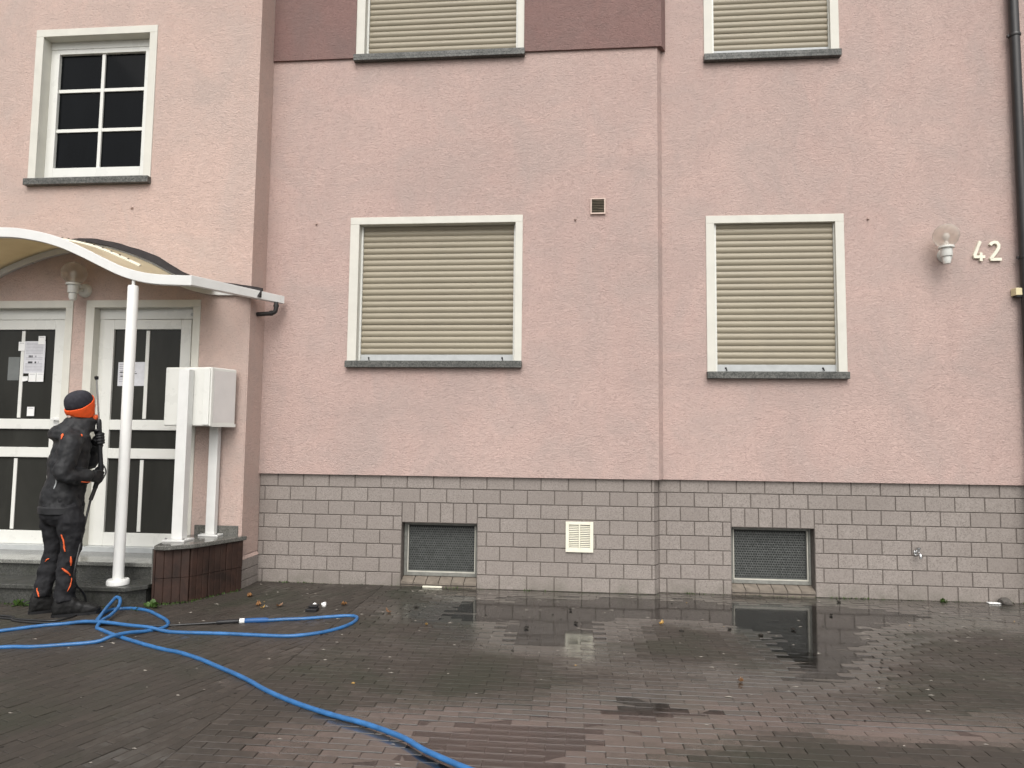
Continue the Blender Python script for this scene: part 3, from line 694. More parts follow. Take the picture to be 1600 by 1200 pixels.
def beam(curve, y0, y1, zt, zb):
    mb = MB(); mb.ring_loft([[(x, y0, z + zb), (x, y1, z + zb), (x, y1, z + zt), (x, y0, z + zt)] for x, z in curve], True, 0, False); return mb
modsmooth(beam(FRC, YF, YF + .05, 0, -.084).build('front_fascia', 'white_metal', CAN), .004)
RR2 = [p for p in RRC if p[0] < -.06]
m = MB(); m.ring_loft([[(x, PL - .035, z - zb_), (x, PL - .0005, z - zb_), (x, PL - .0005, z + .012), (x, PL - .035, z + .012)] for x, z, zb_ in [(x, z, .075 - .05 * max(0, min(1, (x + .6) / .4))) for x, z in RRC if x < -.19]], True, 0, False); m.build('rear_rail', 'white_metal', CAN)
m = MB(); rings = []
ft = [(-1.87, .062), (-1.7, .066), (-1.4, .075), (-1.1, .092), (-.9, .075), (-.7, .062), (-.3, .072), (0, .062)]
for i, (x, z) in enumerate(RR2):
    h = interp(ft, x) if x > -1.87 else interp(ft, -3.74 - x); j = .004 * mnoise.noise(Vector((x * 9, 0, 0)))
    lo = .013 if x < -.5 else .013 - .045 * min(1, (x + .5) / .25)
    rings.append([(x, PL - .07, z + lo), (x, PL - .0006, z + lo), (x, PL - .0006, z + h + j), (x, PL - .03, z + h * .7 + j)])
m.ring_loft(rings, True, 0, False); m.build('flashing', 'flashing_black', CAN)
m = MB(); n = len(FRC)      # roof sheet lofted from front to rear
K = 9; rings = []
for i in range(n):
    (xf, zf), (xr, zr) = FRC[i], RRC[i]; rings.append((xf, zf, xr, zr))
def sheet(dz):
    base = len(m.v)
    for xf, zf, xr, zr in rings:
        for k in range(K):
            t = k / (K - 1); m.v.append((xf + (xr - xf) * t, YF + .051 + (PL - .036 - YF - .051) * t, zf - .03 + (zr - .004 - zf + .03) * t + dz))
    return base
b0 = sheet(0); b1 = sheet(-.012)
for i in range(n - 1):
    for k in range(K - 1):
        a = i * K + k; q = (a, a + K, a + K + 1, a + 1); m.face([b0 + v for v in q], 0, True); m.face([b1 + v for v in q[::-1]], 0, True)
for i in range(n - 1):
    for k in (0, K - 1):
        a = i * K + k; m.face((b0 + a, b0 + a + K, b1 + a + K, b1 + a))
for i in (0, n - 1):
    for k in range(K - 1):
        a = i * K + k; m.face((b0 + a, b0 + a + 1, b1 + a + 1, b1 + a))
m.build('roof_panel', 'opal_panel', CAN)
def skew_beam(x0, y0, x1, y1, wd, zt0, zb0, zt1, zb1):
    d = Vector((x1 - x0, y1 - y0)).normalized(); nn = Vector((d.y, -d.x)) * wd; mb = MB()
    mb.ring_loft([[(x0, y0, zb0), (x0 - nn.x, y0 - nn.y, zb0), (x0 - nn.x, y0 - nn.y, zt0), (x0, y0, zt0)], [(x1, y1, zb1), (x1 - nn.x, y1 - nn.y, zb1), (x1 - nn.x, y1 - nn.y, zt1), (x1, y1, zt1)]], True, 0, False); return mb
modsmooth(skew_beam(-.372, YF - .002, .030, -.12, .055, 2.706, 2.622, 2.702, 2.630).build('side_gutter', 'white_metal', CAN), .004)
skew_beam(.0305, -.1195, .048, -.082, .06, 2.704, 2.632, 2.702, 2.632).build('gutter_end', 'white_metal', CAN)
xl0 = FRC[0][0]; xr0 = RRC[0][0]
modsmooth(skew_beam(xl0 + .05, YF, xr0 + .05, PL - .04, .055, 2.706, 2.622, 2.702, 2.630).build('side_gutter', 'white_metal', CAN), .004)
def roof_pt(u, t, dz):
    q = u * (n - 1); i = min(int(q), n - 2); w_ = q - i; A_, B_ = rings[i], rings[i + 1]; xf, zf, xr, zr = [A_[k] + (B_[k] - A_[k]) * w_ for k in range(4)]
    return Vector((xf + (xr - xf) * t, YF + .051 + (PL - .036 - YF - .051) * t, zf - .03 + (zr - .004 - zf + .03) * t + dz))
n_roof = n; TS = .58
m = MB(); m.ring_loft([[roof_pt(u, TS - .028, .001), roof_pt(u, TS + .028, .001), roof_pt(u, TS + .028, .016), roof_pt(u, TS - .028, .016)] for u in [.5 + .34 * k / 24 for k in range(25)]], True, 0, False); m.build('clamp_strip', 'vent_cream', CAN)
for k in range(11):
    mb = MB(); mb.lathe([(.009, 0), (.009, .006), (.004, .010)], roof_pt(.545 + .026 * k, TS, .016), (0.3, -.4, 1), 8); mb.build('screw', 'vent_brown', CAN)
mb = MB(); mb.lathe([(.009, 0), (.009, .006), (.004, .009)], (-2.33, PL - .035, 2.985), (0, -1, 0), 8); mb.build('screw', 'steel', CAN)
DP = MB(); DP.tube(spline([(.005, -.16, 2.63), (.005, -.16, 2.575), (-.006, -.16, 2.54), (-.04, -.16, 2.525), (-.10, -.16, 2.52), (-.178, -.16, 2.515)], 5), .021, 12); DP.lathe([(.026, 0), (.026, .02)], (-.03, -.16, 2.527), (-1, 0, -.1), 12); DP.lathe([(.026, 0), (.026, .02)], (.005, -.16, 2.605), (0, 0, -1), 12)
DP.build('drain_elbow', 'pipe_black', CAN)

POST = thing('canopy_post', (-.895, -.925, .16), 'slender round white post carrying the canopy front', 'post')
m = MB(); m.lathe([(.080, .1605), (.084, .165), (.084, .196), (.078, .205), (.045, .206)], (-.895, -.925, 0), n=32); m.build('base', 'post_white', POST)
m = MB(); m.lathe([(.042, .206), (.042, 2.612), (.038, 2.625), (.016, 2.627)], (-.895, -.925, 0), n=28); m.build('shaft', 'post_white', POST)
m = MB(); m.lathe([(.014, 2.627), (.014, 2.69)], (-.895, -.925, 0), n=12); m.build('pin', 'white_metal', POST)

# ------------------------------------------------------------------ mailbox
MBX = thing('mailbox', (-.5, -.5, .48), 'white boxy letter box on two square posts above the planter', 'mailbox')
A, Bc = Vector((-.795, -.575)), Vector((-.345, -.615)); dx = (Bc - A).normalized(); dy = Vector((-dx.y, dx.x)); dsk = Vector((.09, .27))
def mb_pt(u, w): return A + (Bc - A) * u + dsk * w
def pbox(u0, u1, w0, w1, z0, z1):
    return [tuple(mb_pt(u0, w0)), tuple(mb_pt(u1, w0)), tuple(mb_pt(u1, w1)), tuple(mb_pt(u0, w1))], z0, z1
m = MB(); m.prism(*pbox(0, 1, 0, 1, 1.457, 1.972)); modsmooth(m.build('body', 'white_pvc', MBX), .012, 3)
m = MB(); s0 = tuple(mb_pt(1.004, .10)); s1 = tuple(mb_pt(1.004, .94)); s2 = tuple(mb_pt(.99, .94)); s3 = tuple(mb_pt(.99, .10)); m.prism([s0, s1, s2, s3], 1.49, 1.945); m.build('door_panel', 'panel_grey', MBX)
m = MB(); q = [tuple(mb_pt(1.012, 0.0)), tuple(mb_pt(1.012, .06)), tuple(mb_pt(.985, .06)), tuple(mb_pt(.985, 0.0))]; m.prism(q, 1.46, 1.97); m.build('edge_trim', 'white_pvc', MBX)
m = MB(); m.prism([tuple(mb_pt(1.012, .06)), tuple(mb_pt(1.012, 1)), tuple(mb_pt(.98, 1)), tuple(mb_pt(.98, .06))], 1.452, 1.478); m.build('edge_trim', 'white_pvc', MBX)
for u in (.80,):
    m = MB(); m.box(-.36 - .05, -.355, -.624, -.6, 1.47, 1.96); m.build('front_seam', 'white_pvc', MBX)
def mpost(x0, x1, y0, y1, zt, bx, by):
    m = MB(); m.box(x0, x1, y0, y1, .4965, zt, bev=.004); m.build('post', 'white_metal', MBX)
    m = MB(); m.box(x0 - bx, x1 + bx, y0 - by, y1 + by * .6, .4805, .496, bev=.003); m.build('base_plate', 'white_metal', MBX)
    for px in (x0 - bx + .02, x1 + bx - .02):
        m = MB(); m.lathe([(.009, 0), (.009, .01), (.005, .014)], (px, y0 - by * .5, .496), n=8); m.build('bolt', 'steel', MBX)
mpost(-.605, -.51, -.685, -.604, 1.945, .05, .05)
mpost(-.478, -.395, -.375, -.318, 1.465, .05, .03)

# ------------------------------------------------------------------ wall lamps
def lamp(x, yw, zc, xp, zp, label):
    L = thing('wall_lamp', (xp, yw, zp), label, 'lamp', 'globe wall lamps'); yc = yw - .15
    m = MB(); m.lathe([(.001, -.100)] + [(.104 * math.sin(t), -.104 * math.cos(t)) for t in [PI * (k / 24) for k in range(5, 24)]] + [(.001, .104)], (x, yc, zc), n=32); m.build('globe', 'globe_glass', L)
    m = MB(); m.lathe([(.062, -.112), (.064, -.106), (.06, -.094), (.03, -.092)], (x, yc, zc), n=24); m.lathe([(.044, -.185), (.046, -.18), (.046, -.113)], (x, yc, zc), n=24); m.build('socket', 'white_pvc', L)
    m = MB(); m.lathe([(.012, -.255), (.026, -.25), (.034, -.225), (.034, -.186)], (x, yc, zc), n=20); m.build('finial', 'white_pvc', L)
    m = MB(); m.lathe([(.026, -.09), (.024, -.07), (.014, -.05), (.024, -.03), (.030, -.008), (.022, .018), (.002, .026)], (x, yc, zc), n=20); m.build('bulb', 'panel_grey', L)
    m = MB(); m.lathe([(.066, .0005), (.066, .012), (.05, .035), (.02, .042)], (xp, yw, zp), (0, -1, 0), 24); m.build('back_plate', 'white_pvc', L)
    m = MB(); m.tube(spline([(xp, yw - .03, zp), (x * .5 + xp * .5, yw - .08, zp - .01), (x, yc + .02, zc - .15)], 5), .02, 12); m.build('arm', 'white_pvc', L)
lamp(-1.815, PL, 2.858, -1.808, 2.725, 'clear globe wall lamp between the two entrance doors'); lamp(6.055, SR, 3.20, 6.115, 3.06, 'clear globe wall lamp beside the house number')

# ------------------------------------------------------------------ house number 42
HN = thing('house_number', (6.48, SR, 3.0), 'raised cream house number 42 on the pink wall', 'house number')
def stroke(mb, pts, w, y0, y1):
    pts = [Vector(p) for p in pts]; L = []; R = []
    for i, p in enumerate(pts):
        if i == 0: t = pts[1] - p
        elif i == len(pts) - 1: t = p - pts[-2]
        else: t = (pts[i + 1] - p).normalized() + (p - pts[i - 1]).normalized()
        t.normalize(); nn = Vector((-t.y, t.x)); k = 1.0
        if 0 < i < len(pts) - 1: k = 1 / max(.5, nn.dot(Vector((-(pts[i + 1] - p).normalized().y, (pts[i + 1] - p).normalized().x))))
        L.append(p + nn * w * k); R.append(p - nn * w * k)
    rings = [[(l.x, y0, l.y), (r_.x, y0, r_.y), (r_.x, y1, r_.y), (l.x, y1, l.y)] for l, r_ in zip(L, R)]
    mb.ring_loft(rings, True, 0, False)
m = MB(); ox, oz = 6.345, 3.005
stroke(m, [(ox + .068, oz + .178), (ox + .018, oz + .052), (ox + .022, oz + .037), (ox + .105, oz + .037)], .0125, SR - .022, SR - .0005)
m.box(ox + .058, ox + .082, SR - .0235, SR - .001, oz - .002, oz + .075); m.build('digit_four', 'vent_cream', HN)
m = MB(); ox = 6.49
stroke(m, [(ox + .008, oz + .142), (ox + .02, oz + .160), (ox + .042, oz + .169), (ox + .066, oz + .163), (ox + .079, oz + .142), (ox + .076, oz + .115), (ox + .055, oz + .078), (ox + .012, oz + .022), (ox + .016, oz + .012), (ox + .098, oz + .012)], .0125, SR - .022, SR - .0005); m.build('digit_two', 'vent_cream', HN)

# ------------------------------------------------------------------ vents, pipe, tap, small wall fittings
V = thing('vent_grille', (3.013, 0, 3.547), 'small square brown louvred vent high on the middle wall', 'vent')
x0, x1, z0, z1 = 2.944, 3.083, 3.47, 3.622
m = MB(); m.box(x0, x0 + .012, -.02, .0, z0, z1); m.box(x1 - .012, x1, -.02, .0, z0, z1); m.box(x0 + .012, x1 - .012, -.02, .0, z0, z0 + .012); m.box(x0 + .012, x1 - .012, -.02, .0, z1 - .012, z1); m.build('frame', 'vent_frame', V)
m = MB(); m.box(x0 + .0125, x1 - .0125, -.004, -.0005, z0 + .0125, z1 - .0125); m.build('backing', 'black_plastic', V)
for k in range(8):
    z = z0 + .016 + k * .0155; m = MB(); m.v = [(x0 + .013, -.017, z), (x1 - .013, -.017, z), (x1 - .013, -.006, z + .012), (x0 + .013, -.006, z + .012), (x0 + .013, -.0155, z - .002), (x1 - .013, -.0155, z - .002), (x1 - .013, -.0045, z + .010), (x0 + .013, -.0045, z + .010)]
    m.face((0, 1, 2, 3)); m.face((7, 6, 5, 4)); m.face((4, 5, 1, 0)); m.face((3, 2, 6, 7)); m.build('louvre', 'vent_brown', V)
V = thing('vent_grille', (2.853, YP, .49), 'cream plastic vent grille on the grey brick plinth', 'vent')
x0, x1, z0, z1 = 2.728, 2.977, .357, .628; y0, y1 = YP - .02, YP + .002
m = MB(); m.box(x0, x0 + .03, y0, y1, z0, z1); m.box(x1 - .03, x1, y0, y1, z0, z1); m.box(x0 + .03, x1 - .03, y0, y1, z0, z0 + .032); m.box(x0 + .03, x1 - .03, y0, y1, z1 - .026, z1); m.box(2.846, 2.859, y0 - .001, y1, z0 + .033, z1 - .027)
modsmooth(m.build('frame', 'vent_cream', V), .002)
m = MB(); m.box(x0 + .0305, x1 - .0305, y1 - .004, y1 + .001, z0 + .0325, z1 - .0265); m.build('backing', 'black_plastic', V)
for a, b in ((x0 + .031, 2.8455), (2.8595, x1 - .031)):
    for k in range(13):
        z = z0 + .036 + k * .0162; m = MB(); m.v = [(a, y0 + .005, z + .002), (b, y0 + .005, z + .002), (b, y0 + .014, z + .007), (a, y0 + .014, z + .007), (a, y0 + .005, z - .003), (b, y0 + .005, z - .003), (b, y0 + .014, z + .002), (a, y0 + .014, z + .002)]
        m.face((0, 1, 2, 3)); m.face((7, 6, 5, 4)); m.face((4, 5, 1, 0)); m.face((3, 2, 6, 7)); m.build('louvre', 'vent_cream', V)
DPI = thing('downpipe', (6.745, SR - .06, 0), 'black downpipe at the right edge of the house', 'downpipe')
m = MB(); m.lathe([(.041, -.02), (.041, ZT - .05)], (6.752, SR - .065, 0), n=20); m.build('pipe', 'pipe_black', DPI)
for z in (5.06, 3.02, 1.1):
    m = MB(); m.lathe([(.047, z - .012), (.05, z), (.047, z + .012)], (6.752, SR - .065, 0), n=20); m.box(6.744, 6.76, SR - .03, SR - .0005, z - .008, z + .008); m.box(6.69, 6.715, SR - .07, SR - .05, z - .01, z + .01); m.build('clamp', 'pipe_black', DPI)
J = thing('sensor_box', (6.73, SR, 2.7), 'small pale yellow box on the wall near the downpipe', 'box')
m = MB(); m.box(6.662, 6.735, SR - .075, SR - .0005, 2.683, 2.748, bev=.004); m.build('case', 'cream_plastic', J); m = MB(); m.box(6.67, 6.72, SR - .07, SR - .02, 2.668, 2.6825); m.build('lens', 'black_plastic', J)
T = thing('water_tap', (5.80, YP + SR, .42), 'small chrome outdoor tap on the grey brick plinth', 'tap')
yt = YP + SR
m = MB(); m.lathe([(.026, .0), (.024, .01), (.014, .014)], (5.802, yt, .415), (0, -1, 0), 16); m.build('flange', 'chrome', T)
m = MB(); m.tube(spline([(5.802, yt - .01, .415), (5.802, yt - .05, .417), (5.802, yt - .075, .405), (5.802, yt - .08, .375)], 4), .013, 12); m.build('spout', 'chrome', T)
m = MB(); m.lathe([(.010, .0), (.012, .03), (.02, .034), (.02, .045), (.008, .048)], (5.802, yt - .045, .42), (0, 0, 1), 12); m.build('knob', 'chrome', T)
for x, yw, z, lb in ((2.804, 0, 3.426, 'tiny pink stub on the wall left of the square vent'), (.31, 0, 3.426, 'tiny pink stub on the wall left of the wide lower window'), (5.463, SR, 3.411, 'tiny pink stub on the wall right of the narrow lower window'), (-1.385, PL, 3.52, 'tiny pink stub on the wall above the canopy')):
    m = MB(); m.lathe([(.012, .0005), (.010, .010), (.007, .022), (.002, .025)], (x, yw, z), (0, -1, -.15), 10); tag(m.build('wall_stub', 'pink_render_lit'), lb, 'wall plug', 'filled shutter stop stubs')

# ------------------------------------------------------------------ notices on the doors
def notice(name, quad, y, mat, label, lines=None, group=None, th=.0012):
    N = MB(); k = [(a, b) for a, b in quad]; N.v = [(a, y, b) for a, b in k] + [(a, y - th, b) for a, b in k]
    N.face((0, 1, 2, 3)); N.face((7, 6, 5, 4))
    for i in range(4): N.face((i, 4 + i, 4 + (i + 1) % 4, (i + 1) % 4))
    root = N.build(name, mat); tag(root, label, 'notice', group)
    for (u0, u1, v, h, mt) in (lines or []):
        q = []
        for u, vv in ((u0, v), (u1, v), (u1, v + h), (u0, v + h)):
            t = Vector(k[3]).lerp(Vector(k[2]), u); tt = Vector(k[0]).lerp(Vector(k[1]), u); p = t.lerp(tt, vv); q.append((p.x, y - th - .0006, p.y))
        L = MB(); L.quad(*q); L.build('print_line', mt, root)
    return root
yn = yg - .0005
rl = random.Random(5)
ln = [(.08, .9, .93 - .045 * k, .012, 'ink_pale') for k in range(20) if k not in (8, 9, 12, 13)]
ln += [(.22, .27, .49, .07, 'ink'), (.29, .34, .49, .07, 'ink'), (.36, .41, .49, .07, 'ink'), (.52, .60, .50, .05, 'ink_pale'), (.20, .42, .31, .06, 'ink'), (.52, .60, .31, .06, 'ink'), (.68, .72, .32, .05, 'ink_pale')]
notice('posted_notice', [(-2.455, 2.256), (-2.243, 2.256), (-2.243, 1.946), (-2.455, 1.946)], yn - .009, 'paper', 'printed white sheet on the left door held by small stickers', ln)
notice('posted_notice', [(-2.622, 2.104), (-2.505, 2.104), (-2.505, 1.88), (-2.622, 1.88)], yn, 'paper_grey', 'plain grey sheet behind the left door glass, left of the printed sheet')
ln = [(.05, .34, .9 - .09 * k, .03, 'ink_pale') for k in range(9)] + [(.08, .2, .55, .05, 'ink'), (.1, .28, .38, .05, 'ink'), (.55, .72, .5, .03, 'ink'), (.6, .68, .58, .025, 'ink_pale')]
notice('posted_notice', [(-1.5, 2.055), (-1.236, 2.058), (-1.236, 1.832), (-1.5, 1.830)], yn, 'paper', 'printed landscape sheet on the right door behind the round post', ln)
for (xa, za, xb, zb, lb) in ((-2.317, 2.305, -2.246, 2.225, 'small white sticker at the top right corner of the printed sheet'), (-2.517, 2.25, -2.452, 2.163, 'small white sticker at the left edge of the printed sheet'), (-2.395, 1.951, -2.32, 1.866, 'small white sticker under the printed sheet, left of two'), (-2.316, 1.952, -2.242, 1.866, 'small white sticker under the printed sheet, right of two'), (-2.389, 1.626, -2.315, 1.539, 'lowest small white sticker alone near the door rail'), (-2.461, 1.917, -2.402, 1.865, 'torn small white sticker below the left corner of the printed sheet')):
    o = notice('sticker', [(xa, za), (xb, za), (xb, zb + (.012 if 'torn' in lb else 0)), (xa, zb)], yn - .0115, 'sticker', lb, [(.15, .85, .82, .05, 'ink_pale')], 'small stickers on the left door'); o['category'] = 'sticker'

# ------------------------------------------------------------------ person
PER = thing('person', (-1.12, -1.25, 0), 'person in black work clothes and orange cuffed beanie holding an upright spray lance', 'person')
def vox(o, size, smooth=6, disp=None, sub=0):
    m_ = o.modifiers.new('remesh', 'REMESH'); m_.mode = 'VOXEL'; m_.voxel_size = size; m_.use_smooth_shade = True
    if smooth: s_ = o.modifiers.new('smooth', 'SMOOTH'); s_.factor = .5; s_.iterations = smooth
    for k, (sc, st) in enumerate(disp or []):
        t = bpy.data.textures.new('folds', 'CLOUDS'); t.noise_scale = sc; t.noise_depth = 1
        d = o.modifiers.new('folds%d' % k, 'DISPLACE'); d.texture = t; d.strength = st; d.mid_level = .5; d.texture_coords = 'GLOBAL'
    return o
PB = Vector((-1.12, -1.25, 0)); RV = Vector((.785, .62, 0)).normalized(); AW = Vector((-RV.y, RV.x, 0))   # across and away, seen from the street
def Q(x, w, z): return PB + RV * ((x + 1.12) * .785) - AW * w + Vector((0, 0, z))
def axes(deg):
    a = math.radians(deg); return RV * math.cos(a) + AW * math.sin(a), -RV * math.sin(a) + AW * math.cos(a)
fx, fy = axes(18)                # the body is turned a little towards the house
def ell(c, a, b, n=20, ax=None, ay=None):
    ax = fx if ax is None else ax; ay = fy if ay is None else ay
    return [Vector(c) + ax * (a * math.cos(2 * PI * j / n)) + ay * (b * math.sin(2 * PI * j / n)) for j in range(n)]
def limb(mb, pts, rad, n=14, seg=5):
    P = spline(pts, seg); R = [v.x for v in spline([(r_, 0, 0) for r_ in rad], seg)]; mb.tube(P, R, n)
SR_, ER, HRh = Q(-1.115, .165, 1.35), Q(-1.150, .235, 1.08), Q(-.915, .085, 1.045)
SL_, EL, HLh = Q(-1.06, -.15, 1.36), Q(-.955, -.19, 1.16), Q(-.885, -.03, 1.35)
LT, LM, LB = Q(-.934, .03, 1.832), Q(-.893, .03, 1.50), Q(-.853, .03, 1.12)
# body: one continuous skinned surface, mostly under the clothes
KR, AR, KL, AL = Q(-1.075, .10, .46), Q(-1.09, .09, .09), Q(-1.20, -.10, .46), Q(-1.275, -.10, .09)
vs = [Q(-1.165, 0, .86), Q(-1.14, 0, 1.08), Q(-1.10, 0, 1.33), Q(-1.085, 0, 1.43), Q(-1.07, 0, 1.49), Q(-1.06, 0, 1.58), Q(-1.055, 0, 1.63), SR_, ER, HRh, SL_, EL, HLh, Q(-1.12, .09, .82), KR, AR, AR + fx * .12 - Vector((0, 0, .05)), Q(-1.20, -.09, .82), KL, AL, AL + fx * .12 - Vector((0, 0, .05))]
es = [(0, 1), (1, 2), (2, 3), (3, 4), (4, 5), (5, 6), (2, 7), (7, 8), (8, 9), (2, 10), (10, 11), (11, 12), (0, 13), (13, 14), (14, 15), (15, 16), (0, 17), (17, 18), (18, 19), (19, 20)]
rad = [.10, .095, .095, .05, .052, .07, .05, .045, .034, .024, .045, .034, .024, .07, .045, .03, .022, .07, .045, .03, .022]
me = bpy.data.meshes.new('body'); me.from_pydata([tuple(v) for v in vs], es, []); me.materials.append(MAT['skin']); body = link('body', me, PER)
sm = body.modifiers.new('skin', 'SKIN')
if not me.skin_vertices: bpy.context.view_layer.update()
for i, sv in enumerate(me.skin_vertices[0].data): sv.radius = (rad[i], rad[i]); sv.use_root = (i == 0)
sb = body.modifiers.new('subdiv', 'SUBSURF'); sb.levels = 2; sb.render_levels = 2
# head with features, looking up to the right and away
HC = Q(-1.052, 0, 1.593); h0, hy = axes(32); hx = (h0 + Vector((0, 0, .22))).normalized(); hz = hx.cross(hy)
def hp(a, b, c): return HC + hx * a + hy * b + hz * c
m = MB(); prof = [(-.125, .045, .04, .03), (-.105, .066, .052, .022), (-.07, .082, .064, .012), (-.03, .092, .072, .004), (.01, .098, .075, 0), (.05, .098, .075, -.003), (.085, .085, .066, -.004), (.11, .055, .045, -.004), (.12, .02, .018, -.004)]
m.ring_loft([[hp(of + a * math.cos(2 * PI * j / 20), b * math.sin(2 * PI * j / 20), z) for j in range(20)] for z, a, b, of in prof], True)
m.lathe([(.004, -.0), (.012, .012), (.014, .024), (.006, .036)], hp(.098, 0, .012), tuple(-hz * .8 + hx * .35), 8)       # nose
m.lathe([(.01, -.03), (.014, 0), (.01, .03)], hp(.075, 0, -.068), tuple(hy), 8)                                         # lips
for s_ in (-1, 1):
    m.lathe([(.008, -.012), (.026, -.004), (.026, .006), (.01, .012)], hp(-.012, s_ * .073, -.005), tuple(hy), 12)      # ears
    m.lathe([(.006, -.014), (.010, 0), (.006, .014)], hp(.086, s_ * .032, .026), tuple(hy), 8)                           # brows
head = m.build('head', 'skin', PER); vox(head, .006, 3)
for s_ in (-1, 1):
    m = MB(); m.lathe([(.001, -.011), (.009, -.006), (.011, 0), (.009, .006), (.001, .011)], hp(.083, s_ * .031, .008), tuple(hx), 12); m.build('eye', 'ink', PER)
m = MB(); m.tube([hp(.035 + .065 * math.cos(t), .068 * math.sin(t), -.098) for t in [k * .3 - 1.5 for k in range(11)]], .020, 10); m.build('face_scarf', 'orange_piping', PER)
# beanie: dome and turned up orange cuff
bz = (hz - hx * .10 + AW * -.16).normalized(); bx_ = (hx - bz * hx.dot(bz)).normalized(); by_ = bz.cross(bx_)
def bp(a, b, c): return HC + Vector((0, 0, .008)) - hx * .004 + bx_ * a + by_ * b + bz * c
m = MB(); dome = [(-.01, .106, .085), (.02, .108, .087), (.055, .107, .087), (.088, .096, .079), (.110, .073, .061), (.123, .040, .034), (.127, .008, .008)]
m.ring_loft([[bp(-.004 + a * math.cos(2 * PI * j / 28) * (1 + .012 * math.sin(7 * 2 * PI * j / 28)), b * math.sin(2 * PI * j / 28), z) for j in range(28)] for z, a, b in dome], True)
o = m.build('beanie', 'hat_knit', PER); sb = o.modifiers.new('s', 'SUBSURF'); sb.levels = sb.render_levels = 1
m = MB(); n = 40; rings = []
for j in range(n + 1):
    t = 2 * PI * j / n; ca, sa = math.cos(t), math.sin(t)
    dg = abs((math.degrees(t) + 180) % 360 - 180); low = interp([(0, .028), (35, .018), (62, -.075), (85, -.092), (130, -.06), (180, -.036)], dg); hi = interp([(0, .062), (60, .03), (110, .008), (180, .004)], dg)
    rings.append([bp(-.004 + r0 * .106 * ca, r0 * .085 * sa, z) for r0, z in ((.96, low), (1.03, low + .006), (1.085, (low + hi) / 2), (1.07, hi - .004), (1.0, hi))])
m.ring_loft(rings, False, 0, True, True); m.build('beanie_cuff', 'orange_cloth', PER)
# jacket
m = MB()
tor = [(-1.168, .785, .138, .172), (-1.168, .80, .142, .176), (-1.165, .90, .138, .170), (-1.15, 1.02, .130, .165), (-1.135, 1.15, .130, .172), (-1.12, 1.27, .126, .184), (-1.105, 1.36, .112, .182), (-1.10, 1.42, .092, .130), (-1.09, 1.46, .088, .10), (-1.07, 1.50, .078, .08)]
m.ring_loft([ell(Q(x, 0, z), a, b) for x, z, a, b in tor], True)
limb(m, [SR_ - AW * -.09, SR_ - AW * .0 + Vector((0, 0, -.02)), SR_.lerp(ER, .55) - RV * .008, ER - RV * .014 + Vector((0, 0, .01)), ER + RV * .045 + AW * .03 - Vector((0, 0, .025)), ER.lerp(HRh, .74), ER.lerp(HRh, .84)], [.075, .078, .071, .067, .062, .053, .047])
limb(m, [SL_ - AW * .08, SL_, SL_.lerp(EL, .6), EL - Vector((0, 0, .01)), EL.lerp(HLh, .45) - Vector((0, 0, .01)), EL.lerp(HLh, .80)], [.085, .083, .073, .066, .06, .05])
# hood lying on the back and stand-up collar
m.ring_loft([ell(Q(-1.20 + du, .0, 1.40 + dz_), a, b, 16) for du, dz_, a, b in ((-.03, -.09, .03, .06), (-.03, -.05, .062, .115), (-.015, .0, .075, .135), (.03, .045, .072, .125), (.08, .075, .05, .09), (.10, .088, .02, .04))], True)
m.ring_loft([[Q(-1.075, 0, 1.43 + z) + fx * (a * math.cos(2 * PI * j / 16) + o_) + fy * (b * math.sin(2 * PI * j / 16)) for j in range(16)] for z, a, b, o_ in ((-.03, .11, .12, .01), (.03, .106, .108, .025), (.06, .095, .098, .04), (.075, .07, .08, .045))], True)
jk = m.build('jacket', 'jacket_cloth', PER); vox(jk, .0085, 4, [(.13, .034), (.055, .016)])
hem = MB(); hem.ring_loft([ell(Q(-1.168, 0, z), a, b, 32) for z, a, b in ((.772, .142, .176), (.778, .149, .183), (.822, .150, .184), (.83, .142, .176))], True); hem.build('hem_band', 'jacket_cloth', jk)
def strip(parent, pts, w, mat, name):
    mb = MB(); P = spline(pts, 5); n = len(P)
    for i, p in enumerate(P):
        d = (P[min(i + 1, n - 1)] - P[max(i - 1, 0)]).normalized(); s_ = d.cross(-AW).normalized(); k = math.sin(PI * (.15 + .7 * i / (n - 1)))
        mb.v += [tuple(p + s_ * w * k), tuple(p + s_ * w * k * .33), tuple(p - s_ * w * k * .33), tuple(p - s_ * w * k)]
    for i in range(n - 1):
        for c_ in range(3): a_ = i * 4 + c_; mb.face((a_, a_ + 1, a_ + 5, a_ + 4), 0, True)
    o = mb.build(name, mat, parent); sw = o.modifiers.new('wrap', 'SHRINKWRAP'); sw.target = parent; sw.wrap_method = 'NEAREST_SURFACEPOINT'; sw.wrap_mode = 'ABOVE_SURFACE'; sw.offset = .004
    sl = o.modifiers.new('thick', 'SOLIDIFY'); sl.thickness = .006; sl.offset = 0; return o
strip(jk, [Q(-1.235, .19, 1.425), Q(-1.222, .22, 1.39), Q(-1.205, .23, 1.345)], .009, 'orange_piping', 'piping')
strip(jk, [Q(-1.01, .20, 1.42), Q(-1.015, .20, 1.395), Q(-1.025, .21, 1.37)], .007, 'orange_piping', 'piping')
strip(jk, [Q(-1.01, .22, 1.015), Q(-.98, .20, 1.005), Q(-.94, .16, 1.01)], .007, 'orange_piping', 'piping')
strip(jk, [Q(-1.225, .17, 1.10), Q(-1.245, .17, 1.03), Q(-1.255, .16, .97)], .008, 'reflective_grey', 'zip')
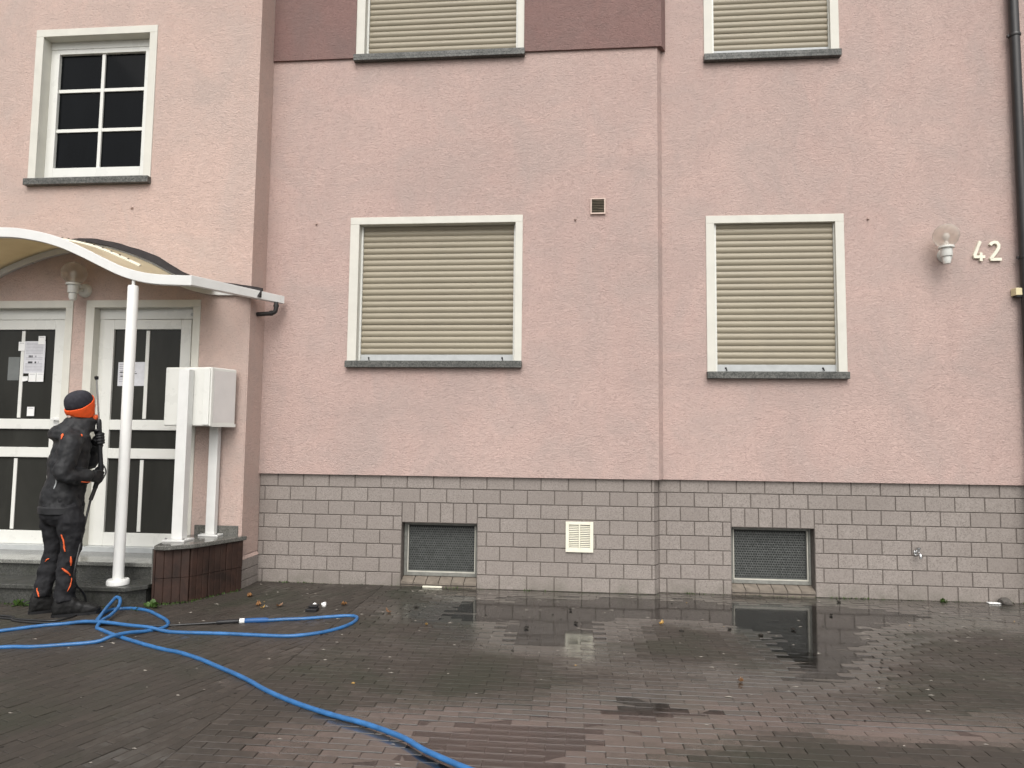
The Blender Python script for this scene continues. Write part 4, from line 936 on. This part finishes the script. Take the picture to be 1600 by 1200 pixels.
# trousers
m = MB()
m.ring_loft([ell(Q(x, 0, z), a, b) for x, z, a, b in ((-1.165, .92, .125, .16), (-1.165, .82, .14, .175), (-1.165, .74, .135, .17), (-1.16, .68, .09, .12))], True)
limb(m, [Q(-1.12, .09, .82), Q(-1.085, .10, .70), Q(-1.07, .105, .56), Q(-1.085, .10, .44), Q(-1.10, .095, .32), Q(-1.092, .09, .20), Q(-1.088, .09, .12)], [.094, .091, .078, .070, .066, .068, .073])
limb(m, [Q(-1.225, -.09, .82), Q(-1.22, -.095, .70), Q(-1.20, -.10, .56), Q(-1.22, -.10, .44), Q(-1.25, -.10, .32), Q(-1.28, -.10, .20), Q(-1.285, -.10, .13)], [.094, .090, .077, .070, .065, .067, .071])
tr = m.build('trousers', 'trouser_cloth', PER); vox(tr, .0085, 4, [(.12, .032), (.05, .018)])
strip(tr, [Q(-1.158, .17, .625), Q(-1.142, .18, .56), Q(-1.12, .18, .50)], .008, 'orange_piping', 'piping')
strip(tr, [Q(-1.068, .18, .46), Q(-1.06, .18, .42), Q(-1.052, .18, .385)], .008, 'orange_piping', 'piping')
strip(tr, [Q(-1.135, .16, .375), Q(-1.09, .17, .345), Q(-1.05, .16, .315)], .007, 'orange_piping', 'piping')
strip(tr, [Q(-1.045, .16, .30), Q(-1.055, .16, .25), Q(-1.08, .165, .20)], .0035, 'orange_piping', 'piping')
strip(tr, [Q(-1.345, -.03, .205), Q(-1.33, -.02, .175), Q(-1.31, -.02, .14)], .008, 'orange_piping', 'piping')
strip(tr, [Q(-1.295, -.03, .405), Q(-1.27, -.025, .42), Q(-1.245, -.025, .423)], .006, 'orange_piping', 'piping')
# boots
def boot(H, deg, parent):
    d, sd_ = axes(deg); m = MB()
    sec = [(-.03, .030, .004, .10), (-.012, .044, .004, .17), (.04, .05, .004, .20), (.085, .05, .004, .18), (.125, .05, .004, .125), (.175, .053, .004, .098), (.225, .053, .004, .084), (.262, .046, .006, .068), (.285, .028, .01, .048)]
    rings = []
    for u, w, z0, z1 in sec:
        c = H + d * u; r_ = []
        for j in range(14):
            t = 2 * PI * j / 14; cx_, sz = math.cos(t), math.sin(t); r_.append(c + sd_ * w * (abs(cx_) ** .7) * (1 if cx_ > 0 else -1) + Vector((0, 0, (z0 + z1) / 2 + (z1 - z0) / 2 * (abs(sz) ** .7) * (1 if sz > 0 else -1))))
        rings.append(r_)
    m.ring_loft(rings, True); o = m.build('boot', 'boot_leather', parent); vox(o, .008, 3, [(.03, .007)])
    m = MB(); q = [H + d * u + sd_ * w for u, w in ((-.034, .02), (-.01, .044), (.06, .05), (.12, .048), (.2, .056), (.26, .05), (.293, .025), (.293, -.025), (.26, -.05), (.2, -.056), (.12, -.048), (.06, -.05), (-.01, -.044), (-.034, -.02))]
    m.prism([(p.x, p.y) for p in reversed(q)], .006, .028); m.build('sole', 'black_plastic', o)
boot(Q(-1.155, .09, 0), -6, PER); boot(Q(-1.345, -.10, 0), 6, PER)
# gloved hands closed on the lance
def hand(wrist, grip, axis, side, parent, label):
    axis = axis.normalized(); tow = (grip - wrist); tow = (tow - axis * tow.dot(axis)).normalized(); lat = axis.cross(tow) * side; m = MB(); R_ = .023
    base = grip - tow * .030
    limb(m, [wrist, wrist.lerp(base, .5), base - tow * .006], [.040, .042, .038], 12, 4)
    m.ring_loft([[base + tow * (u - .03) + axis * (a * .045) + lat * (b * .021 - .012) for a, b in ((-1, -1), (1, -1), (1.1, 0), (1, 1), (-1, 1), (-1.1, 0))] for u in (-.012, .02, .048)], True)
    for off, ln_ in ((.034, .95), (.0115, 1.0), (-.0115, .97), (-.033, .82)):
        pts = []
        for q in range(8):
            t = -.75 + q * .58 * ln_; pts.append(grip + axis * (off - .001 * q) + (-lat * math.cos(t) + tow * math.sin(t)) * R_ * (1.12 if q < 5 else 1.02))
        limb(m, pts, [.0115, .0118, .0112, .0115, .0108, .0105, .0100, .0085], 8, 2)
    pts = [base + axis * .03 + lat * .012, grip + axis * .05 + lat * .022 - tow * .012, grip + axis * .064 + lat * .022 + tow * .008, grip + axis * .060 + lat * .008 + tow * .023]
    limb(m, pts, [.015, .0135, .0125, .0095], 8, 4)
    o = m.build('glove', 'glove_cloth', parent); vox(o, .0045, 2); o['label'] = label; return o
G1, G2 = Q(-.893, .03, .955), Q(-.926, .03, .865)
GR = LB.lerp(G1, .42); GLp = LM.lerp(LB, .40)
hand(ER.lerp(HRh, .80), GR, LB - G1, 1, PER, 'black glove on the trigger grip'); hand(EL.lerp(HLh, .74), GLp, LM - LB, -1, PER, 'dark glove around the lance tube')

# ------------------------------------------------------------------ spray lance
LA = thing('spray_lance', tuple(G2), 'black and steel pressure washer lance held upright by the person', 'spray lance')
m = MB(); m.tube([LT, LM + (LT - LM) * -.05], .0065, 10); m.build('steel_tube', 'steel', LA)
m = MB(); m.lathe([(.011, -.02), (.015, -.012), (.015, .006), (.006, .01)], LT, tuple((LT - LM).normalized()), 12); m.build('nozzle', 'black_plastic', LA)
m = MB(); P = [LM + (LB - LM) * t for t in (0, .03, .1, .3, .5, .7, .9, 1.0)]; m.tube(P, [.011, .018, .019, .0175, .0175, .0165, .0175, .019], 14); m.build('grip_sleeve', 'black_plastic', LA)
m = MB(); P = spline([LB + Vector((0, 0, .02)), LB - Vector((0, 0, .02)), LB.lerp(G1, .45), G1], 5); m.tube(P, [.022 - .0003 * i for i in range(len(P))], 14); m.build('gun_body', 'black_plastic', LA)
m = MB(); m.tube(spline([LB + RV * .022 + Vector((0, 0, .01)), LB + RV * .036 - Vector((0, 0, .04)), LB.lerp(G1, .6) + RV * .034, LB.lerp(G1, .85) + RV * .012], 4), .005, 8); m.build('trigger_guard', 'black_plastic', LA)
m = MB(); m.tube([G1, G2], .015, 12); m.build('swivel', 'pipe_black', LA)
BH = MB(); hp_ = spline([G2, Q(-.945, .05, .78), Q(-.985, .12, .60), Q(-1.02, .19, .42), Q(-1.03, .20, .32), Q(-1.01, .18, .245), Q(-.96, .12, .185), Q(-.925, .08, .12), Q(-.918, .06, .05), Q(-.93, .09, .016), (-.98, -1.44, .013), (-1.15, -1.47, .013), (-1.5, -1.445, .014), (-2.2, -1.40, .013), (-3.0, -1.5, .013)], 8)
BH.tube(hp_, .0085, 10); tag(BH.build('black_hose', 'hose_black'), 'thin black hose dropping from the spray gun past the worker\'s knee', 'hose')
BH = MB(); BH.tube(spline([(-3.2, -1.33, .013), (-2.2, -1.43, .013), (-1.45, -1.395, .014), (-1.29, -1.50, .0135), (-1.047, -1.525, .013), (-.80, -1.51, .013), (-.508, -1.515, .013), (-.162, -1.485, .013), (.05, -1.42, .014), (.20, -1.375, .017)], 8), .009, 10)
lead = BH.build('lead_hose', 'hose_black'); tag(lead, 'black lead hose on the paving joined to the blue hose', 'hose')

# ------------------------------------------------------------------ blue hose
BL = thing('blue_hose', (0, -1.6, 0), 'long blue hose coiled loosely across the wet paving', 'hose')
r_h = .0125
pts = [(.373, -1.312, .016), (.508, -1.277, .015), (.64, -1.225, .0145), (.781, -1.187, .0145), (.90, -1.135, .0145), (.996, -1.096, .0145), (1.085, -1.066, .0145), (1.15, -1.085, .0145), (1.178, -1.17, .0145), (1.172, -1.27, .0145), (1.126, -1.397, .0145), (1.034, -1.517, .0145), (.889, -1.61, .0145), (.738, -1.63, .0145), (.386, -1.624, .0145), (.066, -1.634, .0145), (-.034, -1.627, .016), (-.17, -1.612, .034), (-.345, -1.585, .036), (-.536, -1.545, .037), (-.713, -1.525, .032), (-.862, -1.543, .016), (-.98, -1.599, .0145), (-1.075, -1.678, .0145), (-1.167, -1.755, .0145), (-1.4, -1.93, .0145), (-1.75, -2.13, .0145), (-2.05, -2.36, .0145), (-2.0, -2.62, .0145), (-1.6, -2.55, .0145), (-1.2, -2.26, .0145), (-.869, -2.085, .0145), (-.679, -2.051, .0145), (-.511, -1.985, .0145), (-.346, -1.907, .016), (-.282, -1.841, .036), (-.231, -1.75, .034), (-.165, -1.635, .016), (-.11, -1.54, .0145), (-.13, -1.45, .0145), (-.20, -1.36, .016), (-.298, -1.275, .0145), (-.478, -1.136, .0145), (-.63, -1.082, .016), (-.739, -1.09, .0145), (-.795, -1.14, .0145), (-.772, -1.27, .0145), (-.70, -1.42, .0145), (-.665, -1.47, .016),
       (-.70, -1.38, .038), (-.76, -1.25, .048), (-.80, -1.12, .075), (-.80, -1.07, .095), (-.755, -1.09, .085), (-.69, -1.20, .055), (-.635, -1.37, .036), (-.60, -1.50, .040), (-.575, -1.59, .014), (-.50, -1.645, .0145), (-.362, -1.729, .0145), (-.25, -1.79, .0145), (-.178, -1.828, .0145), (.045, -1.938, .0145), (.205, -2.006, .0145), (.309, -2.04, .0145), (.5, -2.14, .0145), (.684, -2.259, .0145), (.84, -2.36, .0145), (.981, -2.46, .0145), (1.13, -2.58, .0145), (1.308, -2.699, .0145), (1.46, -2.785, .0145), (1.625, -2.865, .0145), (1.77, -2.925, .0145), (1.905, -2.995, .0145), (2.03, -3.075, .0145), (2.128, -3.165, .0145), (2.259, -3.257, .0145), (2.352, -3.317, .0145), (2.6, -3.47, .0145), (2.9, -3.75, .0145), (3.2, -4.3, .0145), (3.3, -5.2, .0145)]
hz0 = lambda p: (p[0], p[1], p[2] + .0015)
m = MB(); m.tube(spline([hz0(p) for p in pts], 6), r_h, 12); m.build('hose', 'hose_blue', BL)
m = MB(); m.tube([(.378, -1.3105, .0185), (.40, -1.305, .019), (.52, -1.272, .019), (.54, -1.266, .018)], [.016, .0185, .0185, .0145], 12); m.build('sleeve', 'hose_grip_blue', BL)
m = MB(); m.tube([(.345, -1.323, .019), (.377, -1.311, .019)], .019, 12); m.build('coupling', 'sticker', BL)
m = MB(); m.tube([(.195, -1.377, .018), (.21, -1.372, .019), (.33, -1.328, .019), (.345, -1.323, .019)], [.011, .016, .017, .014], 12); m.build('coupling_grip', 'black_plastic', lead)

# ------------------------------------------------------------------ weeds, leaves, litter
def leaf_mesh(L, wd, curl, seed, mat):
    rg = random.Random(seed); mb = MB(); n = 5
    for i in range(n):
        t = i / (n - 1); w = wd * math.sin(PI * min(1, .06 + .9 * t)) ** .8 * rg.uniform(.8, 1.15); z = curl * (t - .4) ** 2 * 4
        mb.v += [(L * (t - .5), -w, z + rg.uniform(0, curl) * .8), (L * (t - .5), 0, z * .6), (L * (t - .5), w, z + rg.uniform(0, curl) * .8)]
    for i in range(n - 1):
        for k in range(2): a = i * 3 + k; mb.face((a, a + 1, a + 4, a + 3), 0, True)
    return mb.mesh('leaf', mat)
LV = [(.251, -.821, .055, 'dead_leaf', 'brown fallen leaf between the planter and the litter'), (.438, -.846, .06, 'dead_leaf', 'brown fallen leaf just left of the litter'), (.932, -.723, .07, 'dead_leaf', 'crumpled brown leaf just right of the litter'), (.045, -.555, .07, 'dead_leaf', 'brown leaf at the right foot of the planter'),
      (1.722, -1.216, .035, 'yellow_leaf', 'single yellow leaf right of the blue hose bend'), (3.457, -.954, .05, 'yellow_leaf', 'pale orange leaf on the puddle in front of the wall step'), (3.763, -2.099, .045, 'dead_leaf', 'small leaf below the dark window reflection'), (.331, -.917, .035, 'yellow_leaf', 'tiny pale leaf beside the brown one near the planter'), (1.343, -.887, .05, 'dead_leaf', 'dark brown leaf in front of the left basement window')]
for i, (x, y, L, mt, lb) in enumerate(LV):
    o = link('fallen_leaf', leaf_mesh(L, L * .36, .016, i, mt)); o.location = (x, y, ground_h(x, y) + .004); o.rotation_euler = (rb.uniform(-.15, .15), rb.uniform(-.15, .15), rb.uniform(0, 6)); tag(o, lb, 'leaf', 'fallen leaves on the paving')
crumbs = MB()          # scattered crumbs of soil, leaf bits and grit over the paving
rc = random.Random(11)
for k in range(560):
    x = rc.uniform(-1.5, 7.0); y = -abs(rc.gauss(0, 1.3)) if rc.random() < .6 else rc.uniform(-3.6, -.05)
    if x < -.1 and y > -1.1: continue
    s = rc.uniform(.003, .009) * (1.5 if rc.random() < .08 else 1); z = max(ground_h(x, y), -.001) + .001; n = 5; a0 = rc.uniform(0, 6); i0 = len(crumbs.v); mi = 0 if rc.random() < .5 else (1 if rc.random() < .97 else 2); sx_ = 1.0 if mi != 1 else rc.uniform(1.0, 2.6)
    crumbs.v += [(x + s * sx_ * math.cos(a0 + 2 * PI * j / n) * rc.uniform(.6, 1.4), y + s / sx_ ** .7 * math.sin(a0 + 2 * PI * j / n) * rc.uniform(.5, 1), z) for j in range(n)] + [(x, y, z + s * .45)]
    for j in range(n): crumbs.face((i0 + j, i0 + (j + 1) % n, i0 + n), mi)
o = crumbs.build('grit', ['dark_debris', 'grit_pale', 'yellow_leaf']); o['kind'] = 'stuff'; o['label'] = 'scattered soil crumbs and leaf bits on the wet paving'
DB = [(3.577, -1.138), (3.942, -1.019), (4.132, -1.146), (5.079, -.054), (4.849, -.5), (2.818, -.993), (2.455, -1.167), (2.776, -.614), (4.416, -.958), (1.526, -.702)]
names_ = ['left of the dark window reflection', 'at the left edge of the dark window reflection', 'inside the dark window reflection', 'against the plinth right of the basement window', 'right of the basement window, away from the wall', 'below the plinth vent', 'left of the vent reflection', 'close to the plinth below the vent', 'at the right edge of the dark window reflection', 'in front of the left basement window']
for i, (x, y) in enumerate(DB):
    bm = bmesh.new(); bmesh.ops.create_icosphere(bm, subdivisions=1, radius=.017)
    for v in bm.verts: v.co *= 1 + .35 * mnoise.noise(v.co * 60 + Vector((i * 3, 0, 0)))
    mb = MB(); mb.addbm(bm); bm.free(); o = mb.build('soil_clod', 'dark_debris'); o.location = (x, y, max(ground_h(x, y), 0) + .006); o.scale = (1.3, .8, .55); o.rotation_euler = (0, 0, i * 1.1); tag(o, 'small dark clod of soil ' + names_[i], 'clod', 'dark clods on the paving')
def weed(x, y, n, L, label, seed, zb=0.0):
    rg = random.Random(seed); Wd = thing('weed', (x, y, zb), label, 'weed')
    for k in range(n):
        a = rg.uniform(0, 2 * PI); e = rg.uniform(.5, 1.35); l = L * rg.uniform(.5, 1.1); d = Vector((math.cos(a) * math.cos(e), math.sin(a) * math.cos(e), math.sin(e))); mb = MB()
        s_ = d.cross(Vector((0, 0, 1))).normalized(); w = l * rg.uniform(.12, .24); bs = Vector((x + rg.uniform(-.03, .03), y + rg.uniform(-.015, .015), zb)); P = [bs + d * l * t - Vector((0, 0, l * .35 * t * t)) for t in (0, .25, .5, .75, 1)]
        W_ = [.15, .7, 1, .75, .08]; i0 = 0
        for p, q in zip(P, W_): mb.v += [tuple(p - s_ * w * q), tuple(p + Vector((0, 0, -.003))), tuple(p + s_ * w * q)]
        for i in range(4):
            for c_ in (0, 1): b_ = i * 3 + c_; mb.face((b_, b_ + 1, b_ + 4, b_ + 3), 0, True)
        mb.build('leaf_blade', 'weed_leaf', Wd)
weed(-1.63, -1.07, 16, .10, 'small green weed at the foot of the steps behind the worker', 1); weed(-.56, -.985, 20, .10, 'green weed tuft at the corner of the steps and planter', 2); weed(6.0, YP + SR - .02, 12, .06, 'tiny green weed at the foot of the right plinth', 3); weed(-.62, -1.08, 12, .06, 'low pale weed beside the blue hose loop', 4)
moss = MB(); rm = random.Random(21)
for k in range(1500):
    if k < 900:
        x = rm.uniform(-.15, 7.0); y = (YP if x < XS else YP + SR) - .004 - abs(rm.gauss(0, .012)); l = rm.uniform(.004, .014) * (1.6 if mnoise.noise(Vector((x * 2.2, 0, 0))) > .15 else .7)
    else:
        t = rm.random(); b_ = (FL.lerp(MID, t * 2) if t < .5 else MID.lerp(RT, t * 2 - 1)) if rm.random() < .6 else Vector((rm.uniform(-1.9, -.64), -1.005)); x = b_.x + rm.uniform(0, .03); y = b_.y - .02 - abs(rm.gauss(0, .025)); l = rm.uniform(.006, .022)
    a = rm.uniform(0, 6.3); z = max(ground_h(x, y), -.002) + .0005; i0 = len(moss.v); w = l * .25
    moss.v += [(x - w * math.cos(a), y - w * math.sin(a), z), (x + w * math.cos(a), y + w * math.sin(a), z), (x + rm.uniform(-.5, .5) * l, y + rm.uniform(-.5, .2) * l, z + l)]; moss.face((i0, i0 + 1, i0 + 2), 0 if rm.random() < .6 else 1)
o = moss.build('moss', ['weed_leaf', 'dark_debris']); o['kind'] = 'stuff'; o['label'] = 'moss and fine grass along the foot of plinth, planter and steps'
LI = thing('litter', (.757, -.9, 0), 'crumpled black litter with two small white blobs near the wall', 'litter')
m = MB(); m.box(.70, .79, -.97, -.90, .004, .03, bev=.006); m.build('black_wrapper', 'black_plastic', LI); m = MB(); m.box(.71, .78, -.93, -.87, .031, .045, bev=.004); m.build('black_flap', 'black_plastic', LI)
for x, y, s in ((.715, -.80, .016), (.79, -.79, .022)):
    bm = bmesh.new(); bmesh.ops.create_icosphere(bm, subdivisions=2, radius=s)
    for v in bm.verts: v.co *= 1 + .5 * mnoise.noise(v.co * 70)
    bmesh.ops.translate(bm, verts=bm.verts, vec=(x, y, .022)); mb = MB(); mb.addbm(bm, 0, True); bm.free(); mb.build('white_scrap', 'sticker', LI)
bm = bmesh.new(); bmesh.ops.create_icosphere(bm, subdivisions=2, radius=.05)
for v in bm.verts: v.co = Vector((v.co.x * 1.1, v.co.y * .8, v.co.z * .75)) * (1 + .3 * mnoise.noise(v.co * 22))
mb = MB(); mb.addbm(bm, 0, True); bm.free(); o = mb.build('stone', 'stone_grey'); o.location = (6.50, YP + SR - .05, .025); tag(o, 'grey stone lying against the right plinth', 'stone')
m = MB(); m.box(6.36, 6.46, YP + SR - .06, YP + SR - .02, .004, .014, bev=.003); tag(m.build('tile_chip', 'sticker'), 'thin white chip beside the stone at the plinth', 'chip')
m = MB(); m.box(1.42, 1.60, YP - .03, YP - .006, .004, .018, bev=.003); tag(m.build('tile_chip', 'vent_cream'), 'pale loose strip under the left basement window sill', 'chip')
